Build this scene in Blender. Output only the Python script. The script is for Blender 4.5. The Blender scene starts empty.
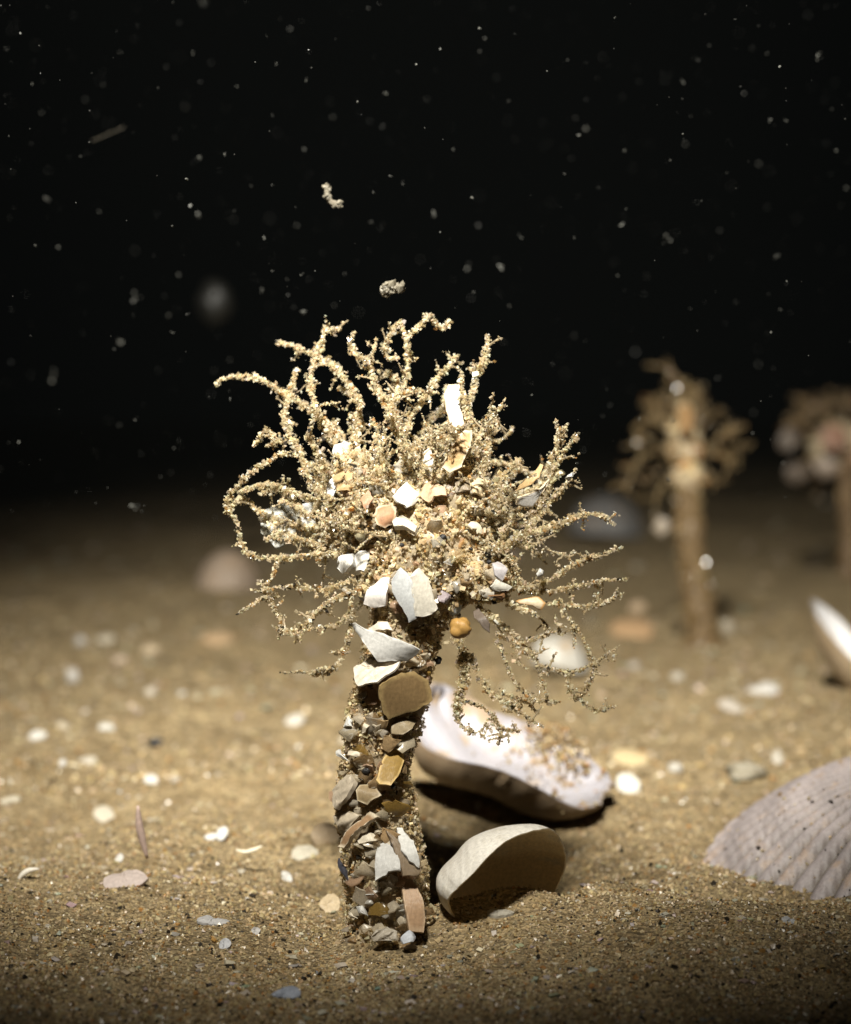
import bpy, math, random
import numpy as np
from mathutils import Vector

random.seed(7)
RNG = np.random.default_rng(11)
scene = bpy.context.scene
COL = scene.collection

# ------------------------------------------------------------------ camera (1 unit = 1 cm)
F = 2200.0            # focal length in pixels
CAM_H = 5.15
HOR = 420.0           # image row of the horizon
cam_d = bpy.data.cameras.new('camera')
cam = bpy.data.objects.new('camera', cam_d)
COL.objects.link(cam)
cam.location = (0, 0, CAM_H)
cam.rotation_euler = (math.radians(90), 0, 0)
cam_d.lens = 50
cam_d.sensor_fit = 'AUTO'
cam_d.sensor_width = 50 * 1024 / F
cam_d.shift_y = -(512 - HOR) / 1024
cam_d.clip_start = 0.1
cam_d.clip_end = 20000
cam_d.dof.use_dof = True
cam_d.dof.focus_distance = 21.75
cam_d.dof.aperture_fstop = 0.19
cam_d.dof.aperture_blades = 0
scene.camera = cam

# ------------------------------------------------------------------ world: deep night water
w = bpy.data.worlds.new('World')
scene.world = w
w.use_nodes = True
bg = w.node_tree.nodes['Background']
bg.inputs['Color'].default_value = (0.62, 0.85, 1.0, 1)
bg.inputs['Strength'].default_value = 0.0008

# ------------------------------------------------------------------ the diver's torch, above and left of the frame
sp = bpy.data.lights.new('torch', 'SPOT')
sp.energy = 355000
sp.color = (1.0, 0.965, 0.87)
sp.spot_size = math.radians(59.6)
sp.spot_blend = 1.0
sp.shadow_soft_size = 1.7
torch = bpy.data.objects.new('torch', sp)
COL.objects.link(torch)
torch.location = (-4.0, 0.0, 28.5)
tgt = Vector((2.2, 54.0, 0.0))
torch.scale = (.60, 1, 1)
torch.rotation_euler = (tgt - torch.location).to_track_quat('-Z', 'Y').to_euler()

scene.view_settings.view_transform = 'Standard'
scene.view_settings.look = 'None'
scene.view_settings.exposure = 0.0
scene.view_settings.gamma = 1.0
scene.render.engine = 'CYCLES'
scene.cycles.use_denoising = True
scene.cycles.denoiser = 'OPENIMAGEDENOISE'
scene.cycles.max_bounces = 6
scene.cycles.diffuse_bounces = 3
scene.cycles.glossy_bounces = 2
scene.cycles.transmission_bounces = 4
scene.cycles.transparent_max_bounces = 16
scene.cycles.caustics_reflective = False
scene.cycles.caustics_refractive = False
scene.cycles.sample_clamp_indirect = 3.0

# ------------------------------------------------------------------ geometry helpers
def at(px, py, d):
    return np.array([(px - 425.5) * d / F, d, CAM_H - (py - HOR) * d / F])

_s = np.random.default_rng(5)
WAVES = []
for wl, amp in ((2.2, .022), (1.3, .016), (3.6, .035), (5.5, .05), (0.8, .010), (0.55, .007), (9., .07), (1.7, .016), (2.9, .03)):
    for k in range(3):
        a = _s.uniform(0, math.pi)
        WAVES.append((math.cos(a) * 2 * math.pi / wl, math.sin(a) * 2 * math.pi / wl, _s.uniform(0, 6.28), amp * (.85 if wl < 4 else .8)))
MOUNDS = []
def height(x, y):
    x = np.asarray(x, float); y = np.asarray(y, float)
    h = np.zeros(np.broadcast(x, y).shape)
    for kx, ky, ph, am in WAVES:
        h = h + am * np.sin(kx * x + ky * y + ph)
    h = h * np.clip(1.35 - y / 120, .25, 1)
    far = np.clip((y - 45) / 80, 0, 1)
    h = h + far * (.5 * np.sin(x * .11 + 1.3) * np.sin(y * .083 + .4) + .25 * np.sin(x * .23 + y * .17))
    for mx, my, sx, sy, mh in MOUNDS:
        h = h + mh * np.exp(-((x - mx) / sx) ** 2 - ((y - my) / sy) ** 2)
    return h

def mound(px, py, sx, sy, mh):
    d = F * CAM_H / (py - HOR)
    MOUNDS.append(((px - 425.5) * d / F, d, sx, sy, mh))

mound(505, 925, .75, .42, .13)
mound(520, 926, .8, .34, .12)
mound(590, 905, .42, .30, .10)
mound(447, 930, .22, .2, .07)
mound(600, 905, .8, .6, .12)
mound(390, 938, .72, .5, .17)
mound(500, 812, 1.3, .8, .10)
mound(170, 930, 1.3, .8, .06)
mound(720, 960, 1.6, .8, .16)
mound(330, 690, 2.5, 3., .10)
mound(720, 655, 3.0, 4., .12)
mound(210, 600, 5.0, 8., .35)

def ground_pt(px, py):
    d = F * CAM_H / max(py - HOR, 1)
    for _ in range(12):
        p = at(px, py, d)
        h = float(height(p[0], d))
        d = d * .5 + .5 * F * (CAM_H - h) / max(py - HOR, 1)
    return np.array([(px - 425.5) * d / F, d, float(height((px - 425.5) * d / F, d))])

def mk_mesh(name, V, T, cols=None, smooth=False, mats=(), mat_idx=None, sharp=None):
    V = np.ascontiguousarray(V, dtype=np.float32); T = np.ascontiguousarray(T, dtype=np.int32)
    k = T.shape[1]
    me = bpy.data.meshes.new(name)
    me.vertices.add(len(V)); me.vertices.foreach_set('co', V.ravel())
    me.loops.add(T.size); me.loops.foreach_set('vertex_index', T.ravel())
    me.polygons.add(len(T)); me.polygons.foreach_set('loop_start', np.arange(0, T.size, k, dtype=np.int32))
    try:
        me.polygons.foreach_set('loop_total', np.full(len(T), k, dtype=np.int32))
    except Exception:
        pass
    me.polygons.foreach_set('use_smooth', np.full(len(T), smooth, dtype=bool))
    for m in mats:
        me.materials.append(m)
    if mat_idx is not None:
        me.polygons.foreach_set('material_index', np.asarray(mat_idx, dtype=np.int32))
    if cols is not None:
        ca = me.color_attributes.new('Col', 'FLOAT_COLOR', 'POINT')
        c4 = np.ones((len(V), 4), dtype=np.float32); c4[:, :3] = cols
        ca.data.foreach_set('color', c4.ravel())
    me.update(calc_edges=True)
    me.validate()
    if sharp is not None and smooth:
        try:
            me.set_sharp_from_angle(angle=math.radians(sharp))
        except Exception:
            pass
    return me

def link(name, V, T, parent=None, cols=None, origin=None, **kw):
    V = np.asarray(V, float)
    c = V.mean(0) if origin is None else np.asarray(origin, float)
    me = mk_mesh(name, V - c, T, cols, **kw)
    o = bpy.data.objects.new(name, me)
    COL.objects.link(o)
    base = np.zeros(3)
    p = parent
    while p is not None:
        base = base + np.array(p.location); p = p.parent
    o.parent = parent
    o.location = tuple(c - base)
    return o

def empty(name, loc):
    o = bpy.data.objects.new(name, None)
    o.empty_display_size = .3
    COL.objects.link(o)
    o.location = tuple(float(v) for v in loc)
    return o

def tag(o, label=None, cat=None, group=None, kind=None):
    if label: o['label'] = label
    if cat: o['category'] = cat
    if group: o['group'] = group
    if kind: o['kind'] = kind
    return o

# grain primitives
CUBE_V = np.array([(x, y, z) for x in (-1, 1) for y in (-1, 1) for z in (-1, 1)], float) * .62
CUBE_T = np.array([(0, 1, 3), (0, 3, 2), (4, 6, 7), (4, 7, 5), (0, 4, 5), (0, 5, 1), (2, 3, 7), (2, 7, 6), (0, 2, 6), (0, 6, 4), (1, 5, 7), (1, 7, 3)])
_p = (1 + 5 ** .5) / 2
ICO_V = np.array([(-1, _p, 0), (1, _p, 0), (-1, -_p, 0), (1, -_p, 0), (0, -1, _p), (0, 1, _p), (0, -1, -_p), (0, 1, -_p), (_p, 0, -1), (_p, 0, 1), (-_p, 0, -1), (-_p, 0, 1)], float)
ICO_V /= np.linalg.norm(ICO_V[0])
ICO_T = np.array([(0, 11, 5), (0, 5, 1), (0, 1, 7), (0, 7, 10), (0, 10, 11), (1, 5, 9), (5, 11, 4), (11, 10, 2), (10, 7, 6), (7, 1, 8), (3, 9, 4), (3, 4, 2), (3, 2, 6), (3, 6, 8), (3, 8, 9), (4, 9, 5), (2, 4, 11), (6, 2, 10), (8, 6, 7), (9, 8, 1)])

def subdiv(V, T):
    V = list(map(tuple, V)); cache = {}; out = []
    def mid(a, b):
        k = (min(a, b), max(a, b))
        if k not in cache:
            m = (np.array(V[a]) + np.array(V[b])) / 2
            V.append(tuple(m / np.linalg.norm(m))); cache[k] = len(V) - 1
        return cache[k]
    for a, b, c in T:
        x, y, z = mid(a, b), mid(b, c), mid(c, a)
        out += [(a, x, z), (x, b, y), (z, y, c), (x, y, z)]
    return np.array(V), np.array(out)
ICO2_V, ICO2_T = subdiv(ICO_V, ICO_T)
ICO3_V, ICO3_T = subdiv(ICO2_V, ICO2_T)

def rot_mats(n, rng):
    q = rng.normal(size=(n, 4)); q /= np.linalg.norm(q, axis=1)[:, None]
    a, b, c, d = q.T
    R = np.empty((n, 3, 3))
    R[:, 0, 0] = 1 - 2 * (c * c + d * d); R[:, 0, 1] = 2 * (b * c - a * d); R[:, 0, 2] = 2 * (b * d + a * c)
    R[:, 1, 0] = 2 * (b * c + a * d); R[:, 1, 1] = 1 - 2 * (b * b + d * d); R[:, 1, 2] = 2 * (c * d - a * b)
    R[:, 2, 0] = 2 * (b * d - a * c); R[:, 2, 1] = 2 * (c * d + a * b); R[:, 2, 2] = 1 - 2 * (b * b + c * c)
    return R

PAL = np.array([(.68, .60, .44), (.60, .50, .33), (.78, .72, .58), (.84, .82, .76), (.48, .43, .35), (.52, .31, .13), (.04, .037, .035), (.34, .26, .16)])
PAL_W = np.array([.27, .19, .19, .09, .11, .05, .045, .055])
def grain_cols(n, rng, wts=PAL_W):
    wts = np.asarray(wts, float); wts = wts / wts.sum()
    c = PAL[rng.choice(len(PAL), n, p=wts)]
    return np.clip(c * rng.uniform(.78, 1.15, (n, 1)) * rng.uniform(.95, 1.05, (n, 3)), 0, .9)

def grains(P, size, rng, cols, prim='cube', jit=.3, flat=1.):
    bv, bt = (CUBE_V, CUBE_T) if prim == 'cube' else (ICO_V, ICO_T)
    n = len(P); m = len(bv)
    v = bv[None] * rng.uniform(1 - jit, 1 + jit, (n, m, 1)) + rng.normal(0, .10, (n, m, 3))
    v = v * np.stack([rng.uniform(.9, 1.35, n), rng.uniform(.7, 1.1, n), rng.uniform(.55, .95, n) * flat], 1)[:, None, :] * (1.12 if flat < 1 else 1)
    v = np.einsum('nij,nmj->nmi', rot_mats(n, rng), v)
    v = v * np.asarray(size)[:, None, None] + np.asarray(P)[:, None, :]
    T = (bt[None] + (np.arange(n) * m)[:, None, None]).reshape(-1, 3)
    return v.reshape(-1, 3), T, np.repeat(cols, m, axis=0)

class MB:
    def __init__(s): s.V = []; s.T = []; s.C = []; s.M = []; s.n = 0
    def add(s, V, T, C, mi=0):
        V = np.asarray(V, float); C = np.asarray(C, float)
        if C.ndim == 1: C = np.tile(C, (len(V), 1))
        s.V.append(V); s.T.append(np.asarray(T) + s.n); s.C.append(C); s.M.append(np.full(len(T), mi)); s.n += len(V)
    def build(s, name, mats, parent=None, **kw):
        return link(name, np.vstack(s.V), np.vstack(s.T), parent, np.vstack(s.C), mats=mats, mat_idx=np.concatenate(s.M), **kw)

def resample(P, step):
    P = np.asarray(P, float)
    # Catmull-Rom through the points
    Q = np.vstack([2 * P[0] - P[1], P, 2 * P[-1] - P[-2]])
    out = []
    for i in range(1, len(Q) - 2):
        L = np.linalg.norm(Q[i + 1] - Q[i]); n = max(2, int(math.ceil(L / step)))
        for t in np.arange(n) / n:
            out.append(.5 * ((2 * Q[i]) + (Q[i + 1] - Q[i - 1]) * t + (2 * Q[i - 1] - 5 * Q[i] + 4 * Q[i + 1] - Q[i + 2]) * t * t + (3 * Q[i] - Q[i - 1] - 3 * Q[i + 1] + Q[i + 2]) * t ** 3))
    out.append(P[-1])
    return np.array(out)

def frames(P):
    T = np.gradient(P, axis=0); T /= np.linalg.norm(T, axis=1)[:, None] + 1e-9
    up = np.array([.13, .97, .2])
    A = np.cross(T, up); A /= np.linalg.norm(A, axis=1)[:, None] + 1e-9
    B = np.cross(T, A)
    return T, A, B

def tube_mesh(P, R, k=7, rng=None, rough=0.):
    T, A, B = frames(P); n = len(P)
    th = np.arange(k) / k * 2 * math.pi
    rr = np.asarray(R)[:, None] * (1 + (rng.normal(0, rough, (n, k)) if rough else 0))
    V = P[:, None] + rr[..., None] * (np.cos(th)[None, :, None] * A[:, None] + np.sin(th)[None, :, None] * B[:, None])
    V = V.reshape(-1, 3)
    Tr = []
    for i in range(n - 1):
        for j in range(k):
            a, b = i * k + j, i * k + (j + 1) % k
            c, d = a + k, b + k
            Tr += [(a, b, d), (a, d, c)]
    V = np.vstack([V, P[:1], P[-1:]])
    e0, e1 = n * k, n * k + 1
    for j in range(k):
        Tr += [(e0, (j + 1) % k, j), (e1, (n - 1) * k + j, (n - 1) * k + (j + 1) % k)]
    return V, np.array(Tr)

# ------------------------------------------------------------------ materials
def new_mat(name):
    m = bpy.data.materials.new(name); m.use_nodes = True
    nt = m.node_tree
    for n in list(nt.nodes): nt.nodes.remove(n)
    return m, nt, nt.nodes.new, nt.links.new

def grain_material(name, trans=.35, rough=.22, tint=(1, 1, 1), spec=.5, clear=0.):
    m, nt, N, L = new_mat(name)
    out = N('ShaderNodeOutputMaterial'); pr = N('ShaderNodeBsdfPrincipled'); tr = N('ShaderNodeBsdfTranslucent'); mx = N('ShaderNodeMixShader')
    at_ = N('ShaderNodeAttribute'); at_.attribute_name = 'Col'
    tc = N('ShaderNodeTexCoord'); nz = N('ShaderNodeTexNoise'); nz.inputs['Scale'].default_value = 60; nz.inputs['Detail'].default_value = 3
    L(tc.outputs['Object'], nz.inputs['Vector'])
    mp = N('ShaderNodeMapRange'); mp.inputs[1].default_value = .3; mp.inputs[2].default_value = .7; mp.inputs[3].default_value = .72; mp.inputs[4].default_value = 1.12
    L(nz.outputs['Fac'], mp.inputs[0])
    mul = N('ShaderNodeMix'); mul.data_type = 'RGBA'; mul.blend_type = 'MULTIPLY'; mul.inputs[0].default_value = 1
    L(at_.outputs['Color'], mul.inputs[6]); L(mp.outputs[0], mul.inputs[7])
    t2 = N('ShaderNodeMix'); t2.data_type = 'RGBA'; t2.blend_type = 'MULTIPLY'; t2.inputs[0].default_value = 1
    L(mul.outputs[2], t2.inputs[6]); t2.inputs[7].default_value = (*tint, 1)
    L(t2.outputs[2], pr.inputs['Base Color']); L(t2.outputs[2], tr.inputs['Color'])
    pr.inputs['Roughness'].default_value = rough
    pr.inputs['Specular IOR Level'].default_value = spec
    mx.inputs[0].default_value = trans
    L(pr.outputs[0], mx.inputs[1]); L(tr.outputs[0], mx.inputs[2])
    if clear:
        tp = N('ShaderNodeBsdfTransparent'); tp.inputs['Color'].default_value = (.96, .93, .86, 1); mc = N('ShaderNodeMixShader')
        ge = N('ShaderNodeNewGeometry'); mr = N('ShaderNodeMapRange'); mr.inputs[3].default_value = clear * .1; mr.inputs[4].default_value = clear * 1.9
        L(ge.outputs['Random Per Island'], mr.inputs[0]); L(mr.outputs[0], mc.inputs[0])
        L(mx.outputs[0], mc.inputs[1]); L(tp.outputs[0], mc.inputs[2]); L(mc.outputs[0], out.inputs['Surface'])
    else:
        L(mx.outputs[0], out.inputs['Surface'])
    return m

def shell_material(name, stain=(.42, .28, .15), stain_lo=.56, stain_hi=.75, trans=.18, lines=26., rough=.42, scale=3.0, bump=.25):
    m, nt, N, L = new_mat(name)
    out = N('ShaderNodeOutputMaterial'); pr = N('ShaderNodeBsdfPrincipled'); tr = N('ShaderNodeBsdfTranslucent'); mx = N('ShaderNodeMixShader')
    at_ = N('ShaderNodeAttribute'); at_.attribute_name = 'Col'
    tc = N('ShaderNodeTexCoord')
    nz = N('ShaderNodeTexNoise'); nz.inputs['Scale'].default_value = scale; nz.inputs['Detail'].default_value = 6; nz.inputs['Roughness'].default_value = .65
    L(tc.outputs['Object'], nz.inputs['Vector'])
    mp = N('ShaderNodeMapRange'); mp.interpolation_type = 'SMOOTHSTEP'
    mp.inputs[1].default_value = stain_lo; mp.inputs[2].default_value = stain_hi; mp.inputs[3].default_value = 0; mp.inputs[4].default_value = .85
    L(nz.outputs['Fac'], mp.inputs[0])
    mix = N('ShaderNodeMix'); mix.data_type = 'RGBA'
    L(mp.outputs[0], mix.inputs[0]); L(at_.outputs['Color'], mix.inputs[6]); mix.inputs[7].default_value = (*stain, 1)
    nz2 = N('ShaderNodeTexNoise'); nz2.inputs['Scale'].default_value = 34; nz2.inputs['Detail'].default_value = 4
    L(tc.outputs['Object'], nz2.inputs['Vector'])
    m2 = N('ShaderNodeMapRange'); m2.inputs[1].default_value = .3; m2.inputs[2].default_value = .75; m2.inputs[3].default_value = .80; m2.inputs[4].default_value = 1.08
    L(nz2.outputs['Fac'], m2.inputs[0])
    mul = N('ShaderNodeMix'); mul.data_type = 'RGBA'; mul.blend_type = 'MULTIPLY'; mul.inputs[0].default_value = 1
    L(mix.outputs[2], mul.inputs[6]); L(m2.outputs[0], mul.inputs[7])
    wv = N('ShaderNodeTexWave'); wv.inputs['Scale'].default_value = lines; wv.inputs['Distortion'].default_value = 4; wv.inputs['Detail'].default_value = 3; wv.inputs['Detail Scale'].default_value = 1.5
    L(tc.outputs['Object'], wv.inputs['Vector'])
    ad = N('ShaderNodeMath'); ad.operation = 'ADD'
    L(wv.outputs['Fac'], ad.inputs[0]); L(nz2.outputs['Fac'], ad.inputs[1])
    bp = N('ShaderNodeBump'); bp.inputs['Strength'].default_value = bump; bp.inputs['Distance'].default_value = .01
    L(ad.outputs[0], bp.inputs['Height']); L(bp.outputs[0], pr.inputs['Normal'])
    L(mul.outputs[2], pr.inputs['Base Color']); L(mul.outputs[2], tr.inputs['Color'])
    pr.inputs['Roughness'].default_value = rough; pr.inputs['Specular IOR Level'].default_value = .35
    mx.inputs[0].default_value = trans
    L(pr.outputs[0], mx.inputs[1]); L(tr.outputs[0], mx.inputs[2]); L(mx.outputs[0], out.inputs['Surface'])
    return m

def sand_material():
    m, nt, N, L = new_mat('sand')
    out = N('ShaderNodeOutputMaterial'); pr = N('ShaderNodeBsdfPrincipled')
    tc = N('ShaderNodeTexCoord')
    def noise(scale, det=4, rough=.6):
        n = N('ShaderNodeTexNoise'); n.inputs['Scale'].default_value = scale; n.inputs['Detail'].default_value = det; n.inputs['Roughness'].default_value = rough
        L(tc.outputs['Object'], n.inputs['Vector']); return n
    big = noise(.35, 5); mid = noise(2.2, 6, .7)
    r1 = N('ShaderNodeValToRGB'); r1.color_ramp.elements[0].position = .33; r1.color_ramp.elements[1].position = .68
    r1.color_ramp.elements[0].color = (.17, .118, .057, 1); r1.color_ramp.elements[1].color = (.345, .262, .145, 1)
    L(mid.outputs['Fac'], r1.inputs[0])
    r0 = N('ShaderNodeMapRange'); r0.inputs[1].default_value = .3; r0.inputs[2].default_value = .7; r0.inputs[3].default_value = .82; r0.inputs[4].default_value = 1.12
    L(big.outputs['Fac'], r0.inputs[0])
    mul = N('ShaderNodeMix'); mul.data_type = 'RGBA'; mul.blend_type = 'MULTIPLY'; mul.inputs[0].default_value = 1
    L(r1.outputs[0], mul.inputs[6]); L(r0.outputs[0], mul.inputs[7])
    # individual grains of other colours, at three grain sizes
    cur = mul.outputs[2]
    for sc, lo, hi, col in ((26, .10, .16, None), (7.5, .10, .16, (.50, .43, .31)), (6.3, .09, .15, (.035, .03, .026)), (2.6, .05, .12, (.52, .45, .33)), (1.25, .05, .11, (.48, .42, .33)), (3.1, .05, .10, (.06, .05, .04)), (2.7, .05, .10, (.30, .16, .07))):
        v = N('ShaderNodeTexVoronoi'); v.inputs['Scale'].default_value = sc; v.inputs['Randomness'].default_value = 1
        L(tc.outputs['Object'], v.inputs['Vector'])
        if col is None:
            hs = N('ShaderNodeSeparateColor'); L(v.outputs['Color'], hs.inputs[0])
            k = N('ShaderNodeMapRange'); k.inputs[3].default_value = .45; k.inputs[4].default_value = 1.55; L(hs.outputs[0], k.inputs[0])
            mm = N('ShaderNodeMix'); mm.data_type = 'RGBA'; mm.blend_type = 'MULTIPLY'; mm.inputs[0].default_value = 1
            L(cur, mm.inputs[6]); L(k.outputs[0], mm.inputs[7]); cur = mm.outputs[2]; fine = v
            continue
        k = N('ShaderNodeMapRange'); k.inputs[1].default_value = lo; k.inputs[2].default_value = hi; k.inputs[3].default_value = 1; k.inputs[4].default_value = 0
        L(v.outputs['Distance'], k.inputs[0])
        sc_ = N('ShaderNodeSeparateColor'); L(v.outputs['Color'], sc_.inputs[0])
        g = N('ShaderNodeMath'); g.operation = 'GREATER_THAN'; g.inputs[1].default_value = .62; L(sc_.outputs[1], g.inputs[0])
        ml = N('ShaderNodeMath'); ml.operation = 'MULTIPLY'; L(k.outputs[0], ml.inputs[0]); L(g.outputs[0], ml.inputs[1])
        mm = N('ShaderNodeMix'); mm.data_type = 'RGBA'
        L(ml.outputs[0], mm.inputs[0]); L(cur, mm.inputs[6]); mm.inputs[7].default_value = (*col, 1); cur = mm.outputs[2]
    L(cur, pr.inputs['Base Color'])
    pr.inputs['Roughness'].default_value = .7; pr.inputs['Specular IOR Level'].default_value = .25
    fn = noise(16, 6, .75)
    ad = N('ShaderNodeMath'); ad.operation = 'ADD'; L(fn.outputs['Fac'], ad.inputs[0]); L(fine.outputs['Distance'], ad.inputs[1])
    bp = N('ShaderNodeBump'); bp.inputs['Strength'].default_value = .8; bp.inputs['Distance'].default_value = .06
    L(ad.outputs[0], bp.inputs['Height']); L(bp.outputs[0], pr.inputs['Normal'])
    L(pr.outputs[0], out.inputs['Surface'])
    return m

M_SAND = sand_material()
M_GRAIN = grain_material('quartz_grain', .50, .14, tint=(1.22, 1.17, 1.04), clear=.38)
M_BRANCH = grain_material('branch_grain', .55, .12, tint=(1.16, 1.15, 1.09), clear=.42)
M_FLAKE = grain_material('thin_flake', .40, .25, clear=.30)
M_BED = grain_material('bed_grain', .12, .35, tint=(.62, .53, .385), spec=.6)
M_CORE = grain_material('mucus_bound_sand', .5, .4)
M_SHELL = shell_material('shell', stain_lo=.62, stain_hi=.85, trans=.20)
M_SHELL_BIG = shell_material('old_valve', stain=(.36, .26, .16), stain_lo=.53, stain_hi=.63, trans=.08, scale=1.5, lines=8, rough=.3, bump=.3)
M_OUTER = shell_material('valve_outside', stain=(.30, .20, .11), stain_lo=.45, stain_hi=.75, trans=.12, scale=2.2, lines=16, bump=.5)
M_CLEAN = shell_material('clean_valve', stain=(.66, .60, .48), stain_lo=.5, stain_hi=.75, trans=.32, scale=3, lines=4, rough=.35, bump=.3)
M_RIB = shell_material('cockle_shell', stain=(.36, .26, .19), stain_lo=.50, stain_hi=.72, trans=.08, scale=3.2, lines=3, rough=.5, bump=.6)
M_SNOW = grain_material('drifting_matter', .45, .5)

# ------------------------------------------------------------------ the seabed
rows = np.concatenate([[-60, -40, -25, -12, -4, 2, 7, 11, 14], F * CAM_H / (np.arange(1110, 470, -2.0) - HOR), F * CAM_H / (np.array([460, 450, 442, 436, 431, 427, 424, 423]) - HOR)])
rows = np.unique(rows)
s_in = np.arange(-640, 641, 3.4) / F
s_out = np.array([.31, .34, .38, .44, .52, .64, .8, 1.0, 1.3, 1.7])
ss = np.concatenate([-s_out[::-1], s_in, s_out])
YY, SS = np.meshgrid(rows, ss, indexing='ij')
XX = SS * np.maximum(YY, 18)
ZZ = height(XX, YY)
nr, nc = XX.shape
V = np.stack([XX, YY, ZZ], -1).reshape(-1, 3)
ii = (np.arange(nr - 1)[:, None] * nc + np.arange(nc - 1)[None]).ravel()
Q = np.stack([ii, ii + 1, ii + nc + 1, ii + nc], 1)
o = link('seabed', V, Q, None, None, origin=(0, 0, 0), smooth=True, mats=[M_SAND])
tag(o, kind='structure')

# loose grains of the near sand
def scatter(n, py0, py1, rng, x0=-30, x1=881, bias=1.0):
    u = rng.random(n) ** bias
    py = py0 + (py1 - py0) * u
    d = F * CAM_H / (py - HOR)
    x = (rng.uniform(x0, x1, n) - 425.5) / F * d
    return x, d, height(x, d)

mb = MB()
x, y, z = scatter(62000, 760, 1075, RNG, bias=.75)
sz = RNG.lognormal(math.log(.0135), .38, len(x)); sz = np.clip(sz, .006, .034)
mb.add(*grains(np.stack([x, y, z + sz * RNG.uniform(-.3, .55, len(x))], 1), sz, RNG, grain_cols(len(x), RNG, [.27, .23, .13, .035, .13, .055, .07, .09])))
x, y, z = scatter(9000, 610, 790, RNG)
sz = RNG.lognormal(math.log(.024), .4, len(x)); sz = np.clip(sz, .01, .06)
mb.add(*grains(np.stack([x, y, z + sz * RNG.uniform(-.3, .5, len(x))], 1), sz, RNG, grain_cols(len(x), RNG, [.24, .22, .16, .06, .13, .07, .05, .07])))
o = mb.build('sand_grains', [M_BED], origin=(0, 0, 0))
tag(o, 'loose angular sand grains strewn over the near seabed', 'sand grains', kind='stuff')

# shell grit: thin crumbs too many to count
mb = MB()
for n, a, b, s0 in ((1100, 700, 1040, .030), (520, 560, 720, .055), (160, 500, 580, .12)):
    x, y, z = scatter(n, a, b, RNG)
    sz = np.clip(RNG.lognormal(math.log(s0), .42, n), s0 * .45, s0 * 2.1)
    g = grains(np.stack([x, y, z + sz * .2], 1), sz, RNG, np.clip(np.array((.74, .66, .53)) * RNG.uniform(.35, .85, (n, 1)) + RNG.normal(0, .03, (n, 3)), .02, .88))
    v = g[0].reshape(n, 8, 3); ctr = v.mean(1, keepdims=True); v = ctr + (v - ctr) * np.array((1, 1, .5)); mb.add(v.reshape(-1, 3), g[1], g[2])
o = mb.build('shell_grit', [M_SHELL], origin=(0, 0, 0))
tag(o, 'pale crushed shell grit scattered across the sand', 'shell grit', kind='stuff')

# ------------------------------------------------------------------ shards (thin broken plates) and valves
def shard_geo(outline, dfun, thick=.02, bulge=.03, rng=RNG, col=(.8, .77, .7), ridges=0, jag=.35, edge=None):
    """outline in photograph pixels, dfun(px, py) -> distance of the plate from the camera plane."""
    P = np.asarray(outline, float); c = P.mean(0)
    pts = []
    for i in range(len(P)):
        a, b = P[i], P[(i + 1) % len(P)]
        n = max(1, int(np.linalg.norm(b - a) / 3.5))
        for t in np.arange(n) / n:
            pts.append(a + (b - a) * t + (rng.normal(0, jag, 2) if n > 1 else 0))
    pts = np.array(pts); n = len(pts)
    rings = (1., .93, .78, .6, .42, .25, .1)
    fv = []
    for r in rings:
        q = c + (pts - c) * r
        for k in range(n):
            p = at(q[k, 0], q[k, 1], dfun(q[k, 0], q[k, 1]))
            fv.append((p, r, q[k]))
    C3 = np.array([f[0] for f in fv]); rr = np.array([f[1] for f in fv]); qq = np.array([f[2] for f in fv])
    # plane normal from the plate's own frame, pointing to the camera side
    p0 = at(*c, dfun(*c)); px = at(c[0] + 5, c[1], dfun(c[0] + 5, c[1])) - p0; py = at(c[0], c[1] + 5, dfun(c[0], c[1] + 5)) - p0
    nrm = np.cross(px, py); nrm /= np.linalg.norm(nrm)
    if nrm[1] > 0: nrm = -nrm
    an = rng.uniform(0, 3.14); ext = np.abs(P - c).max() + 1e-6
    u1 = ((qq - c) @ np.array([math.cos(an), math.sin(an)])) / ext; u2 = ((qq - c) @ np.array([-math.sin(an), math.cos(an)])) / ext
    off = bulge * 1.3 * (1 - u1 ** 2 - .25 * u2 ** 2 + .3 * np.sin(u1 * 3 + u2 * 2 + an))
    if ridges:
        u = (qq - c) @ np.array([.55, .83])
        off = off + .011 * np.tanh(3 * np.sin(u / ridges * 2 * math.pi)) * np.clip((1 - rr) * 8, .3, 1)
    off = off + rng.normal(0, .0028, len(off)) * rr ** 2
    Vf = C3 + nrm * off[:, None]
    Vb = C3 + nrm * (off - thick)[:, None]
    ob = bulge * 1.3 * (1 + .3 * math.sin(an)); cf = p0 + nrm * ob; cb = p0 + nrm * (ob - thick)
    V = np.vstack([Vf, Vb, cf[None], cb[None]]); nr_ = len(rings); m = n * nr_
    T = []
    for i in range(nr_ - 1):
        for k in range(n):
            a, b = i * n + k, i * n + (k + 1) % n; e, f = a + n, b + n
            T += [(a, b, f), (a, f, e), (m + a, m + f, m + b), (m + a, m + e, m + f)]
    for k in range(n):
        a, b = (nr_ - 1) * n + k, (nr_ - 1) * n + (k + 1) % n
        T += [(a, b, 2 * m), (m + b, m + a, 2 * m + 1)]
        a, b = k, (k + 1) % n
        T += [(a, m + a, b), (b, m + a, m + b)]
    col = np.asarray(col, float) * .84
    Cc = np.tile(col, (len(V), 1))
    if edge is not None:
        e_ = np.concatenate([rr, rr, [0, 0]]) > .9
        Cc[e_] = np.asarray(edge) * .84
    return V, np.array(T), Cc

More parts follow.
